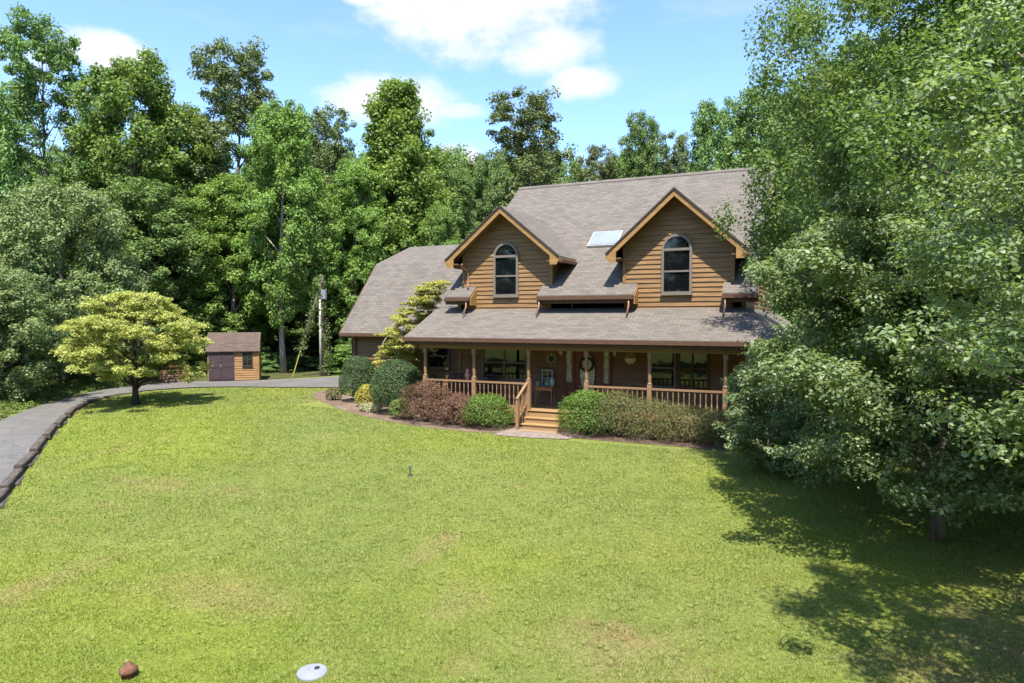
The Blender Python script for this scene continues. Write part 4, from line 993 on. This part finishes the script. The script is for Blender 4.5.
h2 = rng.uniform(.022, .055, m_); w2_ = rng.uniform(.005, .011, m_); tt_ = (rng.uniform(0, 1, len(tx)) ** 1.5)[idx] * .8
v2 = np.empty((m_, 3, 3)); B2 = np.stack([x2, y2, z2 - .004], 1); W2 = np.stack([-np.sin(a2), np.cos(a2), np.zeros(m_)], 1) * w2_[:, None]
v2[:, 0] = B2 - W2; v2[:, 1] = B2 + W2; v2[:, 2] = B2 + np.stack([np.cos(a2) * h2 * .8, np.sin(a2) * h2 * .8, h2 * .8], 1)
v = np.concatenate([v, v2]); tin = np.concatenate([np.repeat(rng.uniform(.15, 1, n), 3), np.repeat(tt_ * .35, 3)]); n = len(v)
me = bpy.data.meshes.new('grass'); me.vertices.add(n * 3); me.vertices.foreach_set('co', v.reshape(-1).astype(np.float32))
me.loops.add(n * 3); me.loops.foreach_set('vertex_index', np.arange(n * 3, dtype=np.int32)); me.polygons.add(n); me.polygons.foreach_set('loop_start', np.arange(0, n * 3, 3, dtype=np.int32)); me.update(calc_edges=True)
a = me.attributes.new('tint', 'FLOAT', 'POINT'); a.data.foreach_set('value', tin.astype(np.float32)); me.materials.append(M['blade'])
tag(link('grass', me), 'short mown grass blades covering the lawn', 'grass', kind='stuff')

# ------------------------------------------------------------------ sky, sun, camera
SUN = Vector((.24, -.55, 1.14)).normalized(); el = math.asin(SUN.z); azs = math.atan2(SUN.x, SUN.y)
w = bpy.data.worlds.new('World'); scn.world = w; w.use_nodes = True; nt = w.node_tree; nt.nodes.clear()
t = NT.__new__(NT); t.t = nt; t.m = None
out = t.n('ShaderNodeOutputWorld'); bg = t.n('ShaderNodeBackground')
sky = t.n('ShaderNodeTexSky'); sky.sky_type = 'NISHITA'; sky.sun_disc = False; sky.sun_elevation = el; sky.sun_rotation = azs; sky.ozone_density = 2.2; sky.dust_density = .6; sky.air_density = 1.0
dirv = t.n('ShaderNodeTexCoord').outputs['Generated']
sp = t.n('ShaderNodeSeparateXYZ'); t.l(dirv, sp.inputs[0])
az_ = t.math('ARCTAN2', sp.outputs[0], sp.outputs[1]); hz_ = t.math('SQRT', t.math('ADD', t.math('MULTIPLY', sp.outputs[0], sp.outputs[0]), t.math('MULTIPLY', sp.outputs[1], sp.outputs[1])))
el_ = t.math('ARCTAN2', sp.outputs[2], hz_)
cv = t.n('ShaderNodeCombineXYZ'); t.l(az_, cv.inputs[0]); t.l(t.math('MULTIPLY', el_, 1.6), cv.inputs[1])
n1 = t.noise(cv.outputs[0], 9, 7, .62); n2 = t.noise(cv.outputs[0], 34, 5, .6)
mask = None
for (cx, cy, wx, wy, dn) in ((478, 8, 128, 52, 1.0), (395, 104, 72, 26, .95), (582, 86, 42, 18, 1.0), (108, 54, 42, 16, 1.0), (450, 162, 34, 17, 1.0), (455, 113, 36, 9, .7), (365, 4, 26, 8, .75), (545, 50, 60, 28, .85), (38, 62, 30, 10, .6), (1250, 60, 160, 60, 1), (-260, 90, 160, 40, 1)):
    dd = Vector(((cx - 512) / F, 1, 0)); A = math.atan((cx - 512) / F) - R(YAW); E_ = math.atan((318 - cy) / F / dd.length)
    sx = wx / F * .87; sy = wy / F * .95
    dx = t.math('DIVIDE', t.math('SUBTRACT', az_, A), sx); dy = t.math('DIVIDE', t.math('SUBTRACT', el_, E_), sy)
    dy = t.math('MULTIPLY', dy, 1.0)
    q = t.math('SUBTRACT', 1.0, t.math('ADD', t.math('MULTIPLY', dx, dx), t.math('MULTIPLY', dy, dy)))
    q = t.math('ADD', q, t.math('ADD', t.math('MULTIPLY', t.math('SUBTRACT', n1, .5), 2.4), t.math('MULTIPLY', t.math('SUBTRACT', n2, .5), 1.0)))
    q = t.math('MULTIPLY', t.ramp(q, -.45, 1.1), dn)
    mask = q if mask is None else t.math('MAXIMUM', mask, q)
wisp = t.math('MULTIPLY', t.ramp(t.noise(t.mapping(cv.outputs[0], (1, 2.6, 1)), 4, 6, .6), .5, .85), .28)
mask = t.math('MAXIMUM', mask, wisp)
skyc = t.mix(1.0, sky.outputs[0], (.74, .83, .97), 'MULTIPLY')
cloud = t.mix(t.ramp(n1, .3, .6), (2.6, 2.68, 2.9), (3.0, 2.96, 3.0))
t.l(t.mix(mask, skyc, cloud), bg.inputs[0]); bg.inputs[1].default_value = .15
t.l(bg.outputs[0], out.inputs[0])
sl = bpy.data.lights.new('sun', 'SUN'); sl.energy = 4.6; sl.angle = R(.53); sl.color = (1, .95, .87)
so = link('sun', sl); so.rotation_euler = SUN.to_track_quat('Z', 'Y').to_euler()
cam = bpy.data.cameras.new('camera'); cam.sensor_width = 36; cam.lens = 683 / 1024 * 36; cam.clip_end = 3000; cam.clip_start = .05
co = link('camera', cam); co.location = (0, 0, CAMZ); co.rotation_euler = (R(90 - 1.97), 0, R(YAW)); scn.camera = co
scn.view_settings.view_transform = 'Standard'; scn.view_settings.look = 'None'; scn.view_settings.exposure = 1.42; scn.view_settings.gamma = 1
scn.view_settings.use_curve_mapping = False
scn.cycles.max_bounces = 6; scn.cycles.transparent_max_bounces = 4; scn.cycles.use_denoising = True
